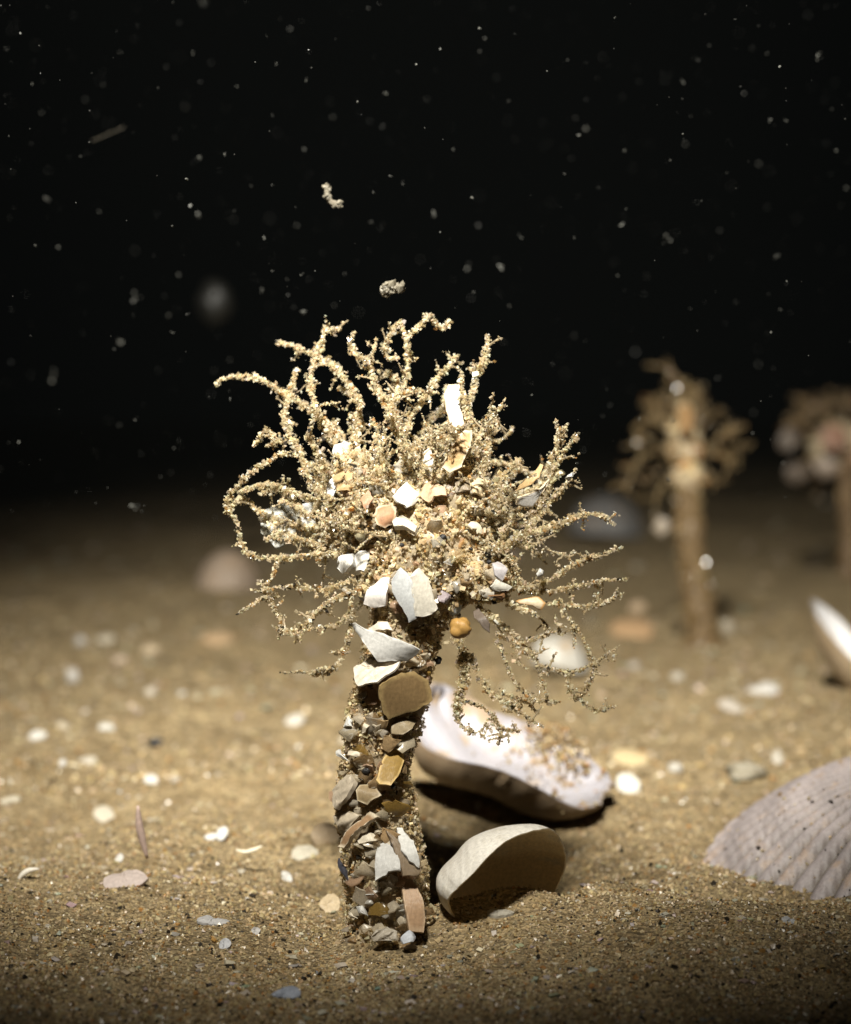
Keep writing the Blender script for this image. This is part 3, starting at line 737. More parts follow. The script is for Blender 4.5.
SH = [
 ([(369,589),(384,577),(390,577),(389,590),(386,606),(374,608),(364,604)], (.88,.82,.76), dict(lift=.10, thick=.05, gy=-.001, label='bright chalky white shell fragment on the crown')),
 ([(391,580),(397,570),(401,567),(408,573),(412,582),(414,600),(416,617),(409,622),(404,611),(397,600),(392,590)], (.82,.83,.82), dict(lift=.16, gy=.002, label='clean white shell fragment at the crown front')),
 ([(409,576),(420,568),(429,580),(433,599),(437,608),(432,613),(422,617),(415,617),(412,598)], (.86,.80,.68), dict(lift=.13, bulge=.02, gy=.001)),
 ([(337,568),(340,558),(352,553),(354,565),(347,573),(342,573)], WHITE, dict(lift=.12, thick=.08)),
 ([(355,556),(362,551),(370,554),(369,566),(365,573),(356,571)], WHITE, dict(lift=.12, thick=.08)),
 ([(350,625),(355,624),(365,629),(384,632),(399,637),(412,643),(420,649),(416,655),(407,660),(392,657),(378,658),(372,650),(363,640)], (.76,.74,.70), dict(lift=.16, gy=.003, bulge=.06, jag=.15, label='smooth wing shaped greyish white shell fragment below the crown')),
 ([(369,629),(388,622),(393,631),(373,633)], (.85,.76,.62), dict(lift=.06)),
 ([(353,667),(371,660),(401,656),(403,660),(396,672),(379,685),(360,688),(355,682)], (.80,.70,.56), dict(lift=.12, ridges=7, edge=(.86,.78,.66), label='cream shell fragment with stepped growth layers')),
 ([(379,686),(389,678),(402,673),(415,672),(428,680),(431,691),(432,700),(415,710),(402,714),(389,720),(384,714),(378,695)], (.24,.155,.07), dict(lift=.12, gy=.001, bulge=.02, edge=(.36,.25,.11), label='large dark brown shell fragment on the upper tube')),
 ([(391,726),(395,719),(415,718),(418,721),(410,731),(402,736),(392,734)], (.36,.28,.17)),
 ([(376,780),(381,762),(387,753),(402,749),(403,762),(397,778),(389,787),(379,785)], AMBER, dict(lift=.07, edge=(.72,.50,.2), label='amber yellow shell fragment midway down the tube')),
 ([(345,728),(349,716),(354,721),(354,728)], WHITE), ([(361,734),(367,721),(373,724),(366,733)], CREAM),
 ([(337,749),(341,750),(345,759),(339,757)], WHITE), ([(348,750),(363,754),(361,758),(349,756)], CREAM),
 ([(334,791),(341,782),(348,775),(354,775),(357,783),(353,795),(346,803),(339,810),(336,806)], (.58,.49,.37), dict(lift=.08, ridges=9, thick=.05, jag=.6)),
 ([(356,792),(361,785),(376,786),(382,796),(367,805),(358,801)], (.33,.24,.13), dict(edge=(.55,.44,.28))),
 ([(337,816),(344,809),(361,815),(350,831),(341,830)], (.64,.54,.40), dict(ridges=10, thick=.04)),
 ([(339,847),(348,834),(360,822),(371,812),(378,817),(364,828),(354,838),(345,848)], (.42,.26,.14), dict(lift=.13, edge=(.78,.66,.48), thick=.05, label='narrow brown shell fragment with pale rim at the lower tube')),
 ([(357,840),(361,835),(378,834),(380,840),(372,844),(359,844)], CREAM),
 ([(375,881),(376,866),(377,854),(382,836),(389,831),(394,845),(400,862),(402,872),(390,873),(383,878)], (.64,.62,.58), dict(lift=.10, thick=.03, label='tall pale grey triangular shell fragment low on the tube')),
 ([(397,827),(402,828),(412,843),(419,862),(420,869),(409,862),(400,852)], WHITE, dict(lift=.16, thick=.03)),
 ([(386,831),(395,841),(409,861),(420,871),(415,877),(402,876),(392,849)], (.30,.22,.14), dict(lift=.13)),
 ([(401,883),(404,879),(411,879),(417,888),(422,899),(425,918),(424,932),(409,931),(404,907)], (.56,.36,.21), dict(lift=.12, thick=.05, bulge=.025, gx=.002, jag=.15, edge=(.68,.48,.30), label='smooth tan peg shaped shell fragment at the tube foot')),
 ([(364,895),(371,891),(381,891),(374,896)], WHITE), ([(357,907),(364,905),(366,914),(359,914)], WHITE, dict(thick=.06)), ([(349,914),(355,911),(358,918),(350,919)], CREAM),
 ([(371,937),(376,930),(387,927),(397,931),(398,940),(373,941)], GREY, dict(lift=.10, ridges=8)), ([(400,938),(408,931),(416,936),(412,943),(404,944)], (.72,.74,.78), dict(lift=.2)),
 ([(340,858),(345,864),(350,871),(350,881),(346,876),(341,868)], (.08,.08,.1)),
 # crown
 ([(331,455),(335,446),(345,441),(353,444),(356,455),(352,466),(341,469),(333,465)], (.80,.80,.74), dict(d=22.35, label='rounded white shell fragment on the upper left crown')),
 ([(326,490),(330,480),(334,477),(337,490),(333,497),(327,496)], (.85,.86,.9), dict(d=22.3)),
 ([(444,396),(448,387),(459,388),(461,400),(460,415),(463,432),(455,437),(448,422),(445,409)], (.86,.84,.80), dict(d=22.35, bulge=.06, edge=(.74,.58,.4), label='upright white shell fragment among the upper branches')),
 ([(441,466),(449,450),(457,438),(465,431),(472,430),(472,440),(467,455),(461,468),(450,472)], (.58,.38,.18), dict(d=21.75, edge=(.82,.70,.5), label='tan shell fragment with pale upper edge in the crown')),
 ([(453,478),(468,475),(470,493),(456,492)], (.26,.20,.13), dict(lift=.02)), ([(470,478),(481,479),(486,484),(484,497),(471,495)], (.74,.60,.38), dict(lift=.06)),
 ([(394,496),(405,482),(412,491),(419,496),(413,505),(404,509),(396,502)], (.88,.84,.76), dict(lift=.12, label='small diamond shaped white shell fragment at mid crown')),
 ([(420,496),(425,487),(435,483),(445,487),(447,496),(429,503)], (.74,.52,.34), dict(lift=.08)),
 ([(373,515),(379,506),(392,502),(396,512),(393,524),(384,528),(376,524)], (.58,.32,.18), dict(lift=.12, edge=(.82,.62,.42), label='salmon pink shell fragment at mid crown')),
 ([(392,522),(396,518),(417,526),(415,532),(394,527)], (.78,.70,.56), dict(lift=.10, thick=.06)),
 ([(465,527),(475,520),(481,535),(471,531)], (.84,.76,.58), dict(lift=.10)),
 ([(516,504),(517,497),(535,488),(550,481),(540,491),(531,504),(521,506)], (.88,.84,.78), dict(d=21.55, gy=.006, edge=(.80,.66,.46), label='brilliant white blade shaped shell fragment on a right branch')),
 ([(514,492),(522,484),(529,478),(534,473),(540,464),(543,466),(539,479),(527,488)], (.62,.42,.20), dict(d=21.65)),
 ([(566,479),(572,472),(573,477),(568,481)], WHITE, dict(d=21.6, thick=.04)), ([(536,574),(540,569),(544,571),(543,576),(538,577)], WHITE, dict(d=21.4, thick=.04)),
 ([(491,565),(498,561),(507,571),(503,580),(494,576)], (.56,.52,.52), dict(d=21.35)), ([(489,586),(496,578),(511,586),(506,590),(493,590)], (.78,.74,.64), dict(d=21.35)),
 ([(489,597),(498,593),(504,593),(499,598)], (.28,.15,.07), dict(d=21.3)), ([(515,601),(522,599),(539,597),(545,604),(541,611),(531,606),(519,604)], (.80,.66,.45), dict(d=21.35, edge=(.62,.34,.12), bulge=.06)),
 ([(473,611),(478,609),(484,615),(490,624),(489,631),(483,629),(475,619)], (.18,.14,.11), dict(d=21.4)),
 ([(446,607),(452,599),(462,603),(457,612),(448,613)], (.74,.80,.84), dict(lift=.1)), ([(436,596),(442,590),(450,596),(448,604),(438,603)], (.34,.28,.29), dict(lift=.07)),
 ([(356,529),(363,525),(368,532),(366,544),(360,542)], (.44,.38,.24)), ([(392,468),(402,456),(412,462),(410,476),(398,478)], (.38,.34,.28), dict(d=22.2)),
 ([(263,512),(285,500),(300,512),(296,538),(276,548),(262,534)], (.56,.56,.52), dict(d=22.9)), ([(300,505),(318,500),(326,520),(318,540),(302,536)], (.58,.58,.56), dict(d=22.7)),
 ([(334,476),(350,470),(362,480),(352,492),(338,492)], (.52,.36,.18), dict(d=22.0)), ([(360,500),(368,490),(374,500),(366,512)], (.52,.30,.18), dict(d=21.7)),
 ([(424,452),(430,446),(434,470),(428,478),(422,468)], (.72,.68,.60), dict(d=22.05)),
]
base = ground_pt(390, 935)
D1 = 22.0
TUBE = [(420,585),(412,610),(399,650),(390,700),(376,750),(374,800),(383,850),(387,900),(390,945),(390,985)]
TUBER = [46,40,37,36,37,38,40,44,47,48]
BLOBS = [(428,550,22.05,58,50,48),(380,508,22.2,38,40,42),(455,500,22.15,34,33,38),(400,588,22.0,36,34,36),(478,575,21.88,38,28,30),(354,474,22.3,20,26,26)]
worm, front1 = make_worm('tall sharp sand and shell crusted worm tube with bushy branching crown, nearest in view', base, TUBE, TUBER, D1, BLOBS, BR, SH, rng, n_fill=95, n_tube_grains=14000, n_blob_grains=20000, small_shards=200, flake_split=.66, n_fuzz=70)
# rounded coloured grains built into the crown
def lump(name, c, S, col, rng, parent=None, mat=None, rough=.10):
    v = ICO3_V * (1 + rng.normal(0, rough * .35, (len(ICO3_V), 1))) 
    f1, f2 = rng.uniform(2, 4, 3), rng.uniform(0, 6, 3)
    v = v * (1 + rough * np.sin(v @ f1 + f2[0]) + rough * .7 * np.sin(v[:, ::-1] @ f1 * 1.7 + f2[1]))[:, None]
    mb = MB(); mb.add(np.asarray(c) + v * np.asarray(S), ICO3_T, np.asarray(col, float))
    return mb.build(name, [mat or M_SHELL], parent, smooth=True)
g_ = lump('pebble', at(460, 628, 21.42), (.105, .10, .10), (.42, .24, .07), rng, worm); g_['label'] = 'round orange pebble set in the crown'
for (px, py, r) in ((443, 537, 3.5), (385, 470, 3), (489, 562, 2.5), (402, 545, 2.5), (367, 640, 3), (348, 555, 2.5), (437, 660, 5), (366, 771, 4), (392, 786, 3.5), (471, 549, 2.2)):
    p = at(px, py, front1(px, py) - .05); lump('black_grain', p, (r / 100, r / 110, r / 120), (.03, .028, .027), rng, worm)

# the second worm tube, out of focus behind
rng2 = np.random.default_rng(33)
D2 = 50.0
BR2 = [
 ([(648,366),(660,366),(672,373),(684,384),(692,396),(692,415),(688,430)], .3, 0, 5, 8),
 ([(668,392),(664,404),(666,416),(676,426)], .5, .2, 4, 6), ([(696,385),(698,400),(694,416)], -.4, 0, 4, 6),
 ([(634,428),(644,422),(656,424),(668,434),(676,444)], .6, .2, 4, 6), ([(632,446),(638,436),(650,440),(664,450)], -.8, -.2, 4, 5),
 ([(626,492),(630,476),(638,460),(650,452),(668,452)], -.5, 0, 3.5, 6), ([(640,505),(642,488),(648,472),(660,462),(672,460)], .7, .2, 4, 6),
 ([(736,434),(724,436),(714,444),(700,450)], -.3, 0, 5, 7), ([(724,412),(714,414),(706,424),(698,436)], .5, .2, 4, 6),
 ([(722,480),(728,466),(722,456),(708,456)], -.6, -.1, 4, 6), ([(712,492),(712,478),(704,468),(696,462)], .3, .1, 4, 6),
 ([(655,520),(656,500),(664,484),(674,474)], -.3, 0, 5, 7), ([(710,402),(704,412),(698,424)], -.8, -.2, 4, 5), ([(652,396),(656,410),(668,424)], 1., .2, 3, 5),
]
SH2 = [([(652,528),(660,516),(668,520),(670,530),(660,536)], (.62,.60,.58), dict(d=49.3, thick=.1)), ([(676,412),(686,402),(694,416),(690,436),(680,434)], (.60,.42,.24), dict(lift=.3)), ([(668,440),(678,438),(680,462),(670,464)], (.48,.38,.24)), ([(692,440),(702,446),(700,464),(692,460)], (.45,.30,.16))]
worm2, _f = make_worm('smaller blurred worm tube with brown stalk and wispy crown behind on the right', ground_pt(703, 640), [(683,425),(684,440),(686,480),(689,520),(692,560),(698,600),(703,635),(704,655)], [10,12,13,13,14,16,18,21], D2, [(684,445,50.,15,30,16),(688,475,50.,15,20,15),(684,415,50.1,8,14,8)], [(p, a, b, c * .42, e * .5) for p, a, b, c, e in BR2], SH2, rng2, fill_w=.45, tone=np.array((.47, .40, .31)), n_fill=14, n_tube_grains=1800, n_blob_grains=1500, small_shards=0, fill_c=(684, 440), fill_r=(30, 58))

# the third, far right, cut by the frame
rng3 = np.random.default_rng(35)
D3 = 70.0
BR3 = [([(782,428),(795,424),(808,430),(822,440)], .5, 0, 5, 8), ([(788,472),(798,466),(810,458),(824,450)], -.5, 0, 5, 8), ([(800,398),(812,404),(826,420),(838,432)], .5, 0, 4, 7), ([(850,392),(846,410),(846,430)], 0, 0, 4, 7), ([(880,410),(868,424),(856,438)], 0, 0, 4, 7), ([(895,450),(880,446),(862,446)], 0, 0, 4, 7), ([(870,485),(866,468),(856,456)], .4, 0, 4, 6)]
SH3 = [([(778,438),(786,428),(798,430),(800,442),(790,452),(780,450)], (.24,.22,.20), dict(d=69)), ([(784,470),(792,462),(806,464),(808,476),(796,484),(786,480)], (.24,.22,.20), dict(d=69)), ([(820,432),(832,424),(846,430),(848,446),(834,452),(822,446)], (.55,.36,.28), dict(d=68.8)), ([(812,462),(826,456),(838,462),(836,476),(820,478)], (.58,.54,.50), dict(d=68.8)), ([(846,452),(860,448),(866,462),(852,470)], (.5,.34,.24), dict(d=68.8))]
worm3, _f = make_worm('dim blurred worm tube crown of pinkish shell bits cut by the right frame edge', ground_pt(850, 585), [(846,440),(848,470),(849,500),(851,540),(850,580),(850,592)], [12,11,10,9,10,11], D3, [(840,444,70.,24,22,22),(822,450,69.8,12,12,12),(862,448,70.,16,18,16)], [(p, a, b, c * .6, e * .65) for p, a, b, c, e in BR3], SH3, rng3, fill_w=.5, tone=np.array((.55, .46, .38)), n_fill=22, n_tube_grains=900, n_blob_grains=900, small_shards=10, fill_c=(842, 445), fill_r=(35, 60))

# ------------------------------------------------------------------ the larger shells
def ell(a, b, wob=0., ph=0., ex=2.0):
    def f(t):
        k = 1 + wob * math.sin(3 * t + ph) + wob * .5 * math.sin(7 * t + 2 * ph) + wob * .35 * math.sin(17 * t + ph)
        return (a * math.cos(t) + b * math.sin(t)) * k
    return f
def put_valve(name, label, cat, C, rim, P, mats, **kw):
    g = valve_geo(C, rim, P, **kw)
    root = empty(name, (C[0], C[1], float(height(C[0], C[1]))))
    tag(root, label, cat)
    mb = MB()
    V, T, Cc, MI = g
    mb.V = [V]; mb.T = [T]; mb.C = [Cc]; mb.M = [MI]; mb.n = len(V)
    mb.build('valve', mats, root, smooth=True, sharp=50)
    return root, g

# big open white valve behind the tube
d = 28.6
C = at(506, 743, d)
clam, cg = put_valve('clam_shell', 'big worn white clam shell lying hollow side up behind the tall tube', 'shell', C,
          lambda t: pxv(104, 38, -.25, d) * math.cos(t) + pxv(-10, -23, 1.25, d) * math.sin(t) + pxv(6, -9, 0, d) * math.sin(2 * t) * math.cos(t) + pxv(2, 5, 0, d) * math.sin(5 * t + .6), pxv(-30, 42, .30, d), [M_SHELL_BIG, M_OUTER], thick=.10, cin=(.34, .325, .35), cout=(.27, .20, .13), power=2.0, warp=.26, jag=.045)
_r = np.random.default_rng(8)
gv = cg[0][96 * 20:96 * 40]
ex = at(566, 748, d); w_ = np.exp(-((gv[:, 0] - ex[0]) / .34) ** 2 - ((gv[:, 2] - ex[2]) / .30) ** 2) + .001
kk = _r.choice(len(gv), 1100, p=w_ / w_.sum())
mb = MB(); sz = np.clip(_r.lognormal(math.log(.018), .4, 1100), .01, .04)
mb.add(*grains(gv[kk] + _r.normal(0, .03, (1100, 3)) + np.array((0, -.01, .03)), sz, _r, grain_cols(1100, _r, [.2, .25, .03, .0, .14, .14, .05, .25])))
tag(mb.build('stuck_sand_grains', [M_BED], clam), kind='stuff')
# pale valve standing on edge at the tube foot
d = 22.2
C = at(512, 880, d)
put_valve('cupped_shell', 'smooth pale hollow shell half standing on edge beside the tube foot', 'shell', C,
          lambda t: pxv(58, 6, .72, d) * math.cos(t) + pxv(18, -57, -.36, d) * math.sin(t) + pxv(-5, -4, 0, d) * math.sin(2 * t) + pxv(2, 1, 0, d) * math.sin(5 * t), pxv(-44, -18, .42, d), [M_CLEAN, M_CLEAN], thick=.05, cin=(.84, .68, .42), cout=(.90, .87, .80), power=1.8, warp=.06, jag=.012)
# blurred valve at the right edge
d = 41.5
C = at(848, 640, d)
put_valve('tilted_shell', 'blurred shell with white rim propped up at the right frame edge', 'shell', C,
          ell(pxv(36, 38, -.2, d), pxv(10, -8, .8, d), .03, .3), pxv(-2, 46, .2, d), [M_CLEAN, M_OUTER], thick=.14, cin=(.72, .71, .72), cout=(.33, .25, .16))
# blurred white dome behind the lower branches
d = 44.0
C = at(561, 668, d)
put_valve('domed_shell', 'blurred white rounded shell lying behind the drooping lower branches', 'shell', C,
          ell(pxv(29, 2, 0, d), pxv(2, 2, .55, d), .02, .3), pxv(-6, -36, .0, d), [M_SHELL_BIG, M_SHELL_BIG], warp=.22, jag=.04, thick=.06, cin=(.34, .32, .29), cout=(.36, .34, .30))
d = 64.0
C = at(226, 590, d)
put_valve('mound_shell', 'blurred pinkish brown shell hump far back left of the crown', 'shell', C,
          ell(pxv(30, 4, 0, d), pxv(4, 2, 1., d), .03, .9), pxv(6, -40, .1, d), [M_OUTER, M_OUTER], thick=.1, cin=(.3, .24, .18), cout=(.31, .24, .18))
d = 92.0
C = at(604, 535, d)
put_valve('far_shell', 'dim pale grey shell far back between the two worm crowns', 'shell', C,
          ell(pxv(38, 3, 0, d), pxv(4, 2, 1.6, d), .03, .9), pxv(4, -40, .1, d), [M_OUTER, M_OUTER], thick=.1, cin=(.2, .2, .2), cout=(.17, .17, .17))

# ribbed cockle at the right, umbo outside the frame
def cockle():
    U = at(1022, 800, 25.4); Mg = at(754, 928, 23.8)
    e1 = Mg - U; Lc = np.linalg.norm(e1); e1 /= Lc
    nn = np.array((-.30, -.16, .9)); nn -= e1 * (nn @ e1); nn /= np.linalg.norm(nn)
    e2 = np.cross(nn, e1)
    nphi, ns = 620, 80
    ph = np.linspace(-1.3, 1.3, nphi); s = np.linspace(.03, 1, ns)
    S, PH = np.meshgrid(s, ph, indexing='ij')
    Lr = Lc * np.cos(PH * .52) ** .9 * (1 + .010 * np.cos(PH * 68))
    ribs = np.abs(np.cos(PH * 34. + .25)) ** .8
    prof = np.sin(np.clip((1 - S) / .62, 0, 1) * math.pi / 2) ** .8 * np.clip(S / .2, 0, 1) ** .5 * np.cos(PH * .9) ** .5
    grow = .007 * np.sin(S * 46 + .8 * np.sin(PH * 9)) * S + .03 * np.sin(S * 11 + 1) * S
    beads = .005 * np.sin(S * 130 + 9 * np.sin(PH * 3)) * ribs * S
    H = .78 * prof + (.095 * ribs + grow + beads) * S ** .6
    V3 = U + (np.cos(PH) * S * Lr)[..., None] * e1 + (np.sin(PH) * S * Lr)[..., None] * e2 + H[..., None] * nn
    Vo = V3.reshape(-1, 3)
    Vi = Vo - nn * .08
    V = np.vstack([Vo, Vi]); m = len(Vo)
    ii = (np.arange(ns - 1)[:, None] * nphi + np.arange(nphi - 1)[None]).ravel()
    T = np.vstack([np.stack([ii, ii + nphi, ii + nphi + 1], 1), np.stack([ii, ii + nphi + 1, ii + 1], 1)])
    T2 = T[:, ::-1] + m
    umbo = U[:2]; cd = e1[:2]
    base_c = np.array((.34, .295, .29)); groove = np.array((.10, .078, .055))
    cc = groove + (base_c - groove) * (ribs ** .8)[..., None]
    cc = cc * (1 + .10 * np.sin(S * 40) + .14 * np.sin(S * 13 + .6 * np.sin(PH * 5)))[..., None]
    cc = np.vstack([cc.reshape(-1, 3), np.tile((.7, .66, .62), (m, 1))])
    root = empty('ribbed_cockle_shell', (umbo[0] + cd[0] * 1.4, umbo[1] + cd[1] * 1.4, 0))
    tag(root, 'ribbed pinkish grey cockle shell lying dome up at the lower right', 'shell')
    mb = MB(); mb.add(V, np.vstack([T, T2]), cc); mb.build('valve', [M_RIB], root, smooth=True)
    r = np.random.default_rng(4)
    k = r.integers(0, m, 2600); sz = np.clip(r.lognormal(math.log(.013), .45, 2600), .006, .04)
    keep = r.random(2600) < np.where(ribs.ravel()[k] < .5, .8, .15)
    k, sz = k[keep], sz[keep]
    mb = MB(); mb.add(*grains(Vo[k] + np.array((0, 0, .012)), sz, r, grain_cols(len(k), r, [.2, .2, .08, .02, .12, .05, .35, .1])))
    tag(mb.build('stuck_sand_grains', [M_BED], root), kind='stuff')
cockle()

# ------------------------------------------------------------------ single bits of shell and stone on the sand
rb = np.random.default_rng(77)
def chip(px, py, w, h, col, label, name='shell_chip', cat='shell chip', tilt=28, yaw=0., thick=.03, bulge=.14, n=6, jag=.36, mat=None, sink=.55):
    f_ = .78 if py < 800 else .9; w *= f_; h *= f_; col = np.asarray(col, float) * .66
    g = ground_pt(px, py + h * .35); d = g[1]; sc = d / F
    a = w / 2 * sc; tl = math.radians(tilt); pitch = math.atan((CAM_H) / d)
    b = max(h / 2 * sc / math.sin(tl + pitch), a * .25)
    X = np.array((math.cos(yaw), math.sin(yaw) * .5, 0)); Y = np.array((-math.sin(yaw) * .4, math.cos(tl), math.sin(tl))); Nn = np.cross(X, Y); Nn /= np.linalg.norm(Nn)
    c = g + np.array((0, 0, b * math.sin(tl) * (1 - sink) + thick * .5))
    m = 28; th = np.arange(m) / m * 2 * math.pi
    ctl = 1 + rb.normal(0, jag, n); r = np.interp(th, np.linspace(0, 2 * math.pi, n + 1), np.r_[ctl, ctl[0]]); r = r / r.mean()
    V = []; T = []; rings = (1, .93, .65, .3)
    for side in (0, 1):
        for q in rings:
            o_ = bulge * a * (1 - q * q) - side * thick
            for j in range(m): V.append(c + X * a * r[j] * q * math.cos(th[j]) + Y * b * r[j] * q * math.sin(th[j]) + Nn * (o_ + rb.normal(0, .004)))
    K = len(rings) * m
    V += [c + Nn * bulge * a, c + Nn * (bulge * a - thick)]
    for i in range(len(rings) - 1):
        for j in range(m):
            p, q = i * m + j, i * m + (j + 1) % m
            T += [(p, q, q + m), (p, q + m, p + m), (K + p, K + q + m, K + q), (K + p, K + p + m, K + q + m)]
    for j in range(m):
        p, q = (len(rings) - 1) * m + j, (len(rings) - 1) * m + (j + 1) % m
        T += [(p, q, 2 * K), (K + q, K + p, 2 * K + 1)]
        T += [(j, K + j, (j + 1) % m), ((j + 1) % m, K + j, K + (j + 1) % m)]
    mb = MB(); mb.add(np.array(V), np.array(T), np.asarray(col, float))
    o = mb.build(name, [mat or M_SHELL], None, smooth=True, sharp=45)
    return tag(o, label, cat)
def pebble(px, py, w, h, col, label, name='pebble', cat='pebble', dep=.9, rough=.09, mat=None):
    w *= .8; h *= .8; col = np.asarray(col, float) * .62
    g = ground_pt(px, py + h * .4); sc = g[1] / F
    o = lump(name, g + np.array((0, w * dep * .3 * sc, h * .32 * sc)), (w / 2 * sc, w / 2 * dep * sc, h / 2 * sc), col, rb, None, mat or M_SHELL, rough)
    return tag(o, label, cat)
def curl(pts, d0, d1, r, col, label, name='curved_sliver', cat='shell sliver', flat=.35, lift=0.):
    P = np.array(pts, float); n = len(P)
    W = []
    for i in range(n):
        W.append(at(P[i, 0], P[i, 1], d0 + (d1 - d0) * i / max(n - 1, 1)))
    W = resample(np.array(W), .05); k = len(W); t = np.linspace(0, 1, k)
    R = r * (d0 + d1) / 2 / F * (np.sin(np.clip(t, .04, .96) * math.pi) ** .5)
    v, f = tube_mesh(W, R, 10, rb, .04)
    mb = MB(); mb.add(v, f, np.asarray(col, float))
    return tag(mb.build(name, [M_SHELL], None, smooth=True), label, cat)

chip(628, 783, 31, 27, (.86, .84, .76), 'round bright white shell disc lying right of the big clam shell', 'shell_disc', tilt=42, thick=.06, jag=.06)
chip(630, 757, 44, 24, (.78, .62, .36), 'yellowish shell chip just behind the white disc', tilt=22, thick=.06)
pebble(676, 768, 20, 15, (.74, .70, .62), 'small white pebble alone between the disc and the cockle')
pebble(748, 772, 50, 28, (.42, .37, .27), 'grey brown stone with dark underside above the cockle', 'stone', 'stone', rough=.16)
chip(780, 757, 14, 26, (.62, .56, .46), 'narrow pale chip leaning on the grey brown stone', tilt=60, yaw=.6)
chip(762, 688, 34, 19, (.80, .76, .70), 'white shell chip lying below the blurred small worm tube on the right', tilt=30)
chip(726, 703, 34, 12, (.72, .64, .54), 'pale flat chip just left of the white chip on the right', tilt=16)
chip(634, 628, 60, 26, (.68, .44, .24), 'blurred orange shell chip behind the right branch tips', tilt=22)
pebble(638, 608, 22, 18, (.70, .52, .34), 'blurred pale orange pebble touching the orange shell chip')
pebble(634, 666, 14, 10, (.66, .60, .52), 'small blurred pale pebble right of the drooping branches')
pebble(678, 677, 17, 12, (.70, .64, .54), 'pale pebble in front of the small worm tube')
pebble(728, 627, 18, 22, (.52, .45, .34), 'tan pebble touching the foot of the small worm tube')
chip(215, 637, 42, 19, (.66, .46, .27), 'long orange tan shell chip far left of the crown', tilt=24, yaw=-.3)
chip(106, 727, 21, 12, (.86, .83, .76), 'clean white oval chip above the dark pebble on the left', tilt=30, yaw=.2, jag=.08)
chip(37, 734, 22, 15, (.82, .79, .72), 'white rounded chip near the left frame edge', tilt=34, yaw=-.2)
pebble(155, 743, 19, 12, (.07, .07, .075), 'dark slate grey pebble on the left sand', rough=.12)
chip(64, 725, 16, 12, (.72, .62, .46), 'cream chip between the two white chips on the left', tilt=30)
chip(153, 779, 17, 13, (.84, .80, .74), 'small square white chip below the dark pebble', tilt=35)
pebble(175, 780, 12, 9, (.66, .58, .46), 'tiny tan pebble right of the square white chip')
chip(88, 760, 22, 10, (.74, .67, .55), 'broken cream chip left of the square white chip', tilt=24)
chip(62, 764, 10, 8, (.82, .79, .74), 'tiny white chip left of the broken cream chip', tilt=30)
chip(105, 812, 27, 17, (.76, .68, .54), 'cream shell chip with ragged end left of the upright spine', tilt=30, yaw=.5)
chip(10, 799, 22, 7, (.80, .72, .56), 'thin pale chip at the very left frame edge', tilt=14)
curl([(138, 806), (139, 822), (142, 838), (147, 858)], 24.2, 24.4, 4.2, (.56, .42, .36), 'upright mauve brown spine sticking out of the left sand', 'spine', 'spine')
chip(124, 876, 42, 24, (.70, .58, .52), 'flat pinkish triangular chip at the foot of the spine', tilt=36, jag=.3, n=6)
curl([(17, 882), (22, 875), (30, 870), (39, 869)], 23.9, 23.9, 3., (.80, .74, .64), 'thin curved white sliver at the lower left')
chip(218, 836, 17, 15, (.84, .82, .78), 'white angular chip left of the tube and behind the thin sliver', tilt=40)
curl([(236, 850), (246, 852), (256, 849), (262, 846)], 25.2, 25.2, 2.2, (.82, .74, .58), 'thin cream sliver lying left of the tube', 'curved_sliver')
chip(304, 852, 28, 16, (.80, .73, .58), 'cream rounded chip left of the tube foot', tilt=32)
chip(326, 833, 34, 26, (.66, .50, .32), 'cupped tan shell piece leaning behind the tube', 'cupped_shell_piece', tilt=55, thick=.03, bulge=.3, jag=.08)
chip(286, 876, 14, 10, (.82, .79, .73), 'small white chip in front of the cream rounded chip', tilt=35)
chip(327, 903, 24, 20, (.78, .62, .40), 'yellow cream chip touching the left foot of the tube', tilt=40)
chip(119, 857, 9, 10, (.84, .80, .74), 'tiny white chip left of the spine base', tilt=45)
chip(212, 920, 26, 10, (.66, .64, .62), 'greyish white chip low on the left sand', tilt=22)
chip(224, 943, 12, 14, (.74, .74, .76), 'small bluish white chip below the greyish chip', tilt=45)
chip(255, 930, 8, 10, (.78, .74, .70), 'tiny pale chip right of the greyish chip', tilt=40)
chip(284, 994, 26, 14, (.56, .60, .70), 'bluish chip in the dark sand at the bottom', tilt=32)
curl([(414, 938), (420, 950), (432, 959), (446, 966), (472, 970)], 22.0, 21.2, 3.6, (.66, .58, .46), 'thin curved pale sliver in front of the tube foot')
chip(526, 882, 22, 16, (.62, .52, .36), 'ragged tan chip leaning on the cupped shell', tilt=55, jag=.3, n=7)
chip(498, 912, 24, 9, (.60, .55, .45), 'flat pale chip buried in sand before the cupped shell', tilt=16)
chip(292, 720, 26, 13, (.80, .74, .64), 'blurred white chip left of the tube and level with its top', tilt=26)
chip(478, 806, 8, 7, (.70, .68, .64), 'tiny pale chip in the shade under the big clam shell', tilt=30)
pebble(150, 692, 15, 12, (.74, .66, .54), 'blurred cream pebble above the white oval chip')
pebble(72, 676, 18, 22, (.68, .64, .58), 'blurred pale upright pebble on the far left sand')
pebble(105, 640, 26, 14, (.66, .58, .44), 'blurred tan oblong pebble far back left')
pebble(80, 641, 14, 14, (.66, .62, .56), 'blurred grey white pebble left of the tan oblong pebble')
pebble(150, 650, 26, 16, (.66, .52, .34), 'blurred ochre pebble left of the long orange chip')
pebble(120, 660, 22, 14, (.64, .50, .36), 'blurred buff pebble below the tan oblong pebble')
chip(790, 920, 12, 9, (.62, .62, .62), 'tiny pale chip in front of the cockle', tilt=35)
chip(345, 742, 14, 10, (.8, .74, .62), 'cream chip tucked behind the tube on its left', tilt=30)

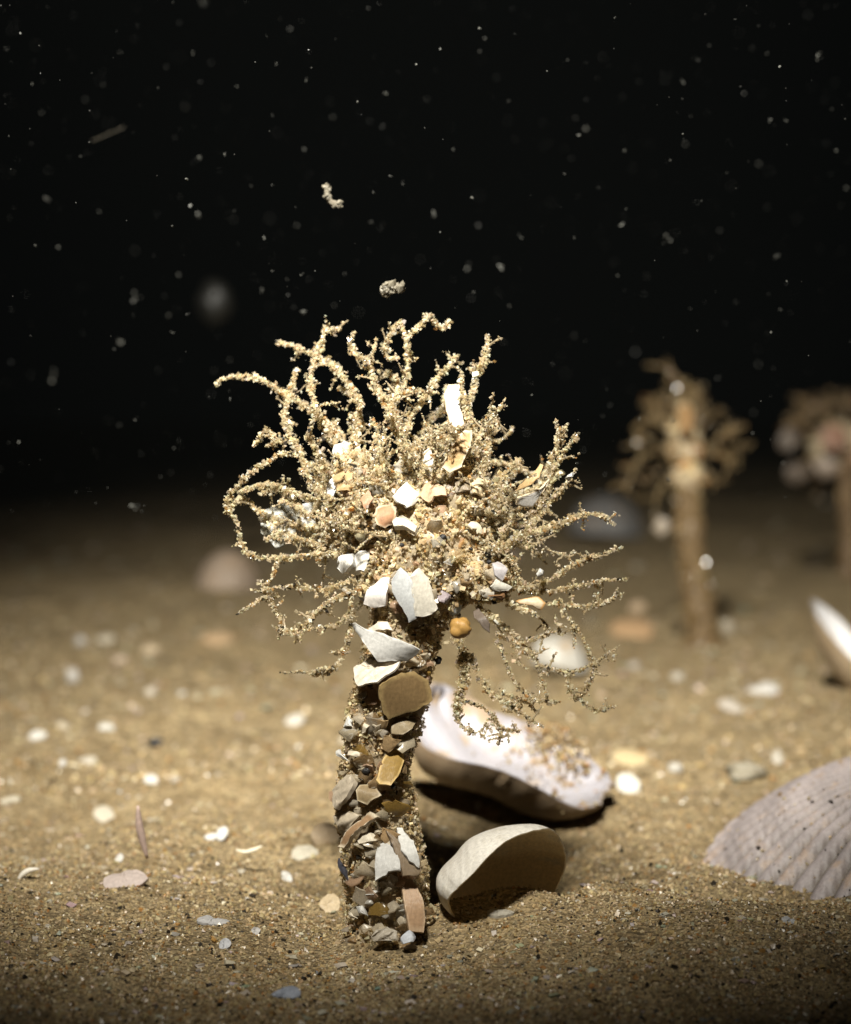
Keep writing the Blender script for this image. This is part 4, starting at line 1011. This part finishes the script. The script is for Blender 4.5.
# ------------------------------------------------------------------ matter drifting in the water
rs = np.random.default_rng(91)
def snow_cols(n):
    return np.clip(np.array((.13, .13, .115)) * rs.uniform(.2, 1.5, (n, 1)), 0, .9)
mb = MB(); n = 1500
d_ = rs.uniform(14, 60, n) ** 1.0; px = rs.uniform(-60, 911, n); py = rs.uniform(-60, 520, n)
P = np.array([at(px[i], py[i], d_[i]) for i in range(n)])
s = np.clip(rs.lognormal(math.log(.006), .55, n), .003, .03)
mb.add(*grains(P, s, rs, snow_cols(n), prim='cube', jit=.3))
tag(mb.build('marine_snow', [M_SNOW], origin=(0, 0, 0)), 'fine pale particles drifting all through the dark water', 'marine snow', kind='stuff')
SPECKS = [(386,93,4,26),(306,80,3,25),(224,154,3,24),(200,158,4,27),(47,200,7,30),(264,237,3,25),(433,214,6,28),(501,266,6,28),(467,268,8,31),(668,240,6,29),(776,256,6,28),(683,82,6,27),(735,19,2,23),(615,18,3,23),(820,55,5,27),(698,60,3,26),(136,298,8,31),(121,343,8,32),(262,291,5,27),(55,376,10,35),(474,292,3,25),(520,236,4,27),(574,238,3,25),(770,120,5,26),(786,121,4,26),(622,225,5,27),(193,52,3,26),(276,64,3,25),(390,176,3,24),(403,183,4,25),(371,222,4,26),(272,271,3,24),(302,275,3,24),(188,314,3,24),(134,507,6,28),(172,332,3,25),(231,399,4,24),(577,463,3,22),(532,395,3,23),(640,418,3,24)]
for (px, py, r, dd) in SPECKS:
    mb = MB()
    c = at(px, py, dd); m = 4
    sc = dd / F
    mb.add(*grains(c + rs.normal(0, r * .25 * sc, (m, 3)), np.full(m, r * .21 * sc) * rs.uniform(.6, 1.2, m), rs, snow_cols(m), prim='ico'))
    tag(mb.build('drifting_speck', [M_SNOW]), 'small pale speck drifting in the black water', 'drifting speck', 'specks drifting in the water')
def flock(pts, dd, r, n, name, label):
    sc = dd / F
    W = resample(np.array([at(p[0], p[1], dd) for p in pts]), 1.5 * sc)
    mb = MB(); v, f = tube_mesh(W, np.full(len(W), r * .6 * sc), 6, rs, .15); mb.add(v, f, np.array((.22, .19, .14)))
    k = rs.integers(0, len(W), n)
    mb.add(*grains(W[k] + rs.normal(0, r * .35 * sc, (n, 3)), np.full(n, r * .55 * sc) * rs.uniform(.6, 1.2, n), rs, np.clip(np.array((.27, .24, .18)) * rs.uniform(.7, 1.2, (n, 1)), 0, .9), prim='ico'))
    tag(mb.build(name, [M_SNOW]), label, 'drifting debris')
flock([(327, 184), (327, 195), (331, 202), (341, 205)], 23.8, 4.5, 40, 'drifting_curl', 'small tan hook shaped curl drifting above the crown')
flock([(385, 291), (391, 286), (398, 288)], 23.0, 7, 40, 'drifting_lump', 'pale lump of debris drifting just above the crown top')
flock([(92, 141), (108, 134), (124, 127)], 31, .3, 4, 'drifting_needle', 'faint slanting needle drifting in the upper left water')
o = lump('drifting_blob', at(215, 302, 62.), (.5, .4, .62), (.016, .015, .012), rs, None, M_SNOW, .06); tag(o, 'large faint blurred blob drifting left above the crown', 'drifting debris')

# ------------------------------------------------------------------ the murk in the water
hz, nt, N, L = new_mat('haze')
out = N('ShaderNodeOutputMaterial'); pv = N('ShaderNodeVolumePrincipled')
pv.inputs['Color'].default_value = (.86, .92, .86, 1)
pv.inputs['Density'].default_value = 0.00009
pv.inputs['Anisotropy'].default_value = 0.2
L(pv.outputs[0], out.inputs['Volume'])
bx = np.array([(x, y, z) for x in (-6800, 6800) for y in (-110, 4000) for z in (-100, 36)], float)
bq = np.array([(0, 1, 3, 2), (4, 6, 7, 5), (0, 4, 5, 1), (2, 3, 7, 6), (0, 2, 6, 4), (1, 5, 7, 3)])
tag(link('haze', bx, bq, None, None, origin=(0, 0, 0), mats=[hz]), 'murky water filling the whole scene', 'haze', kind='stuff')
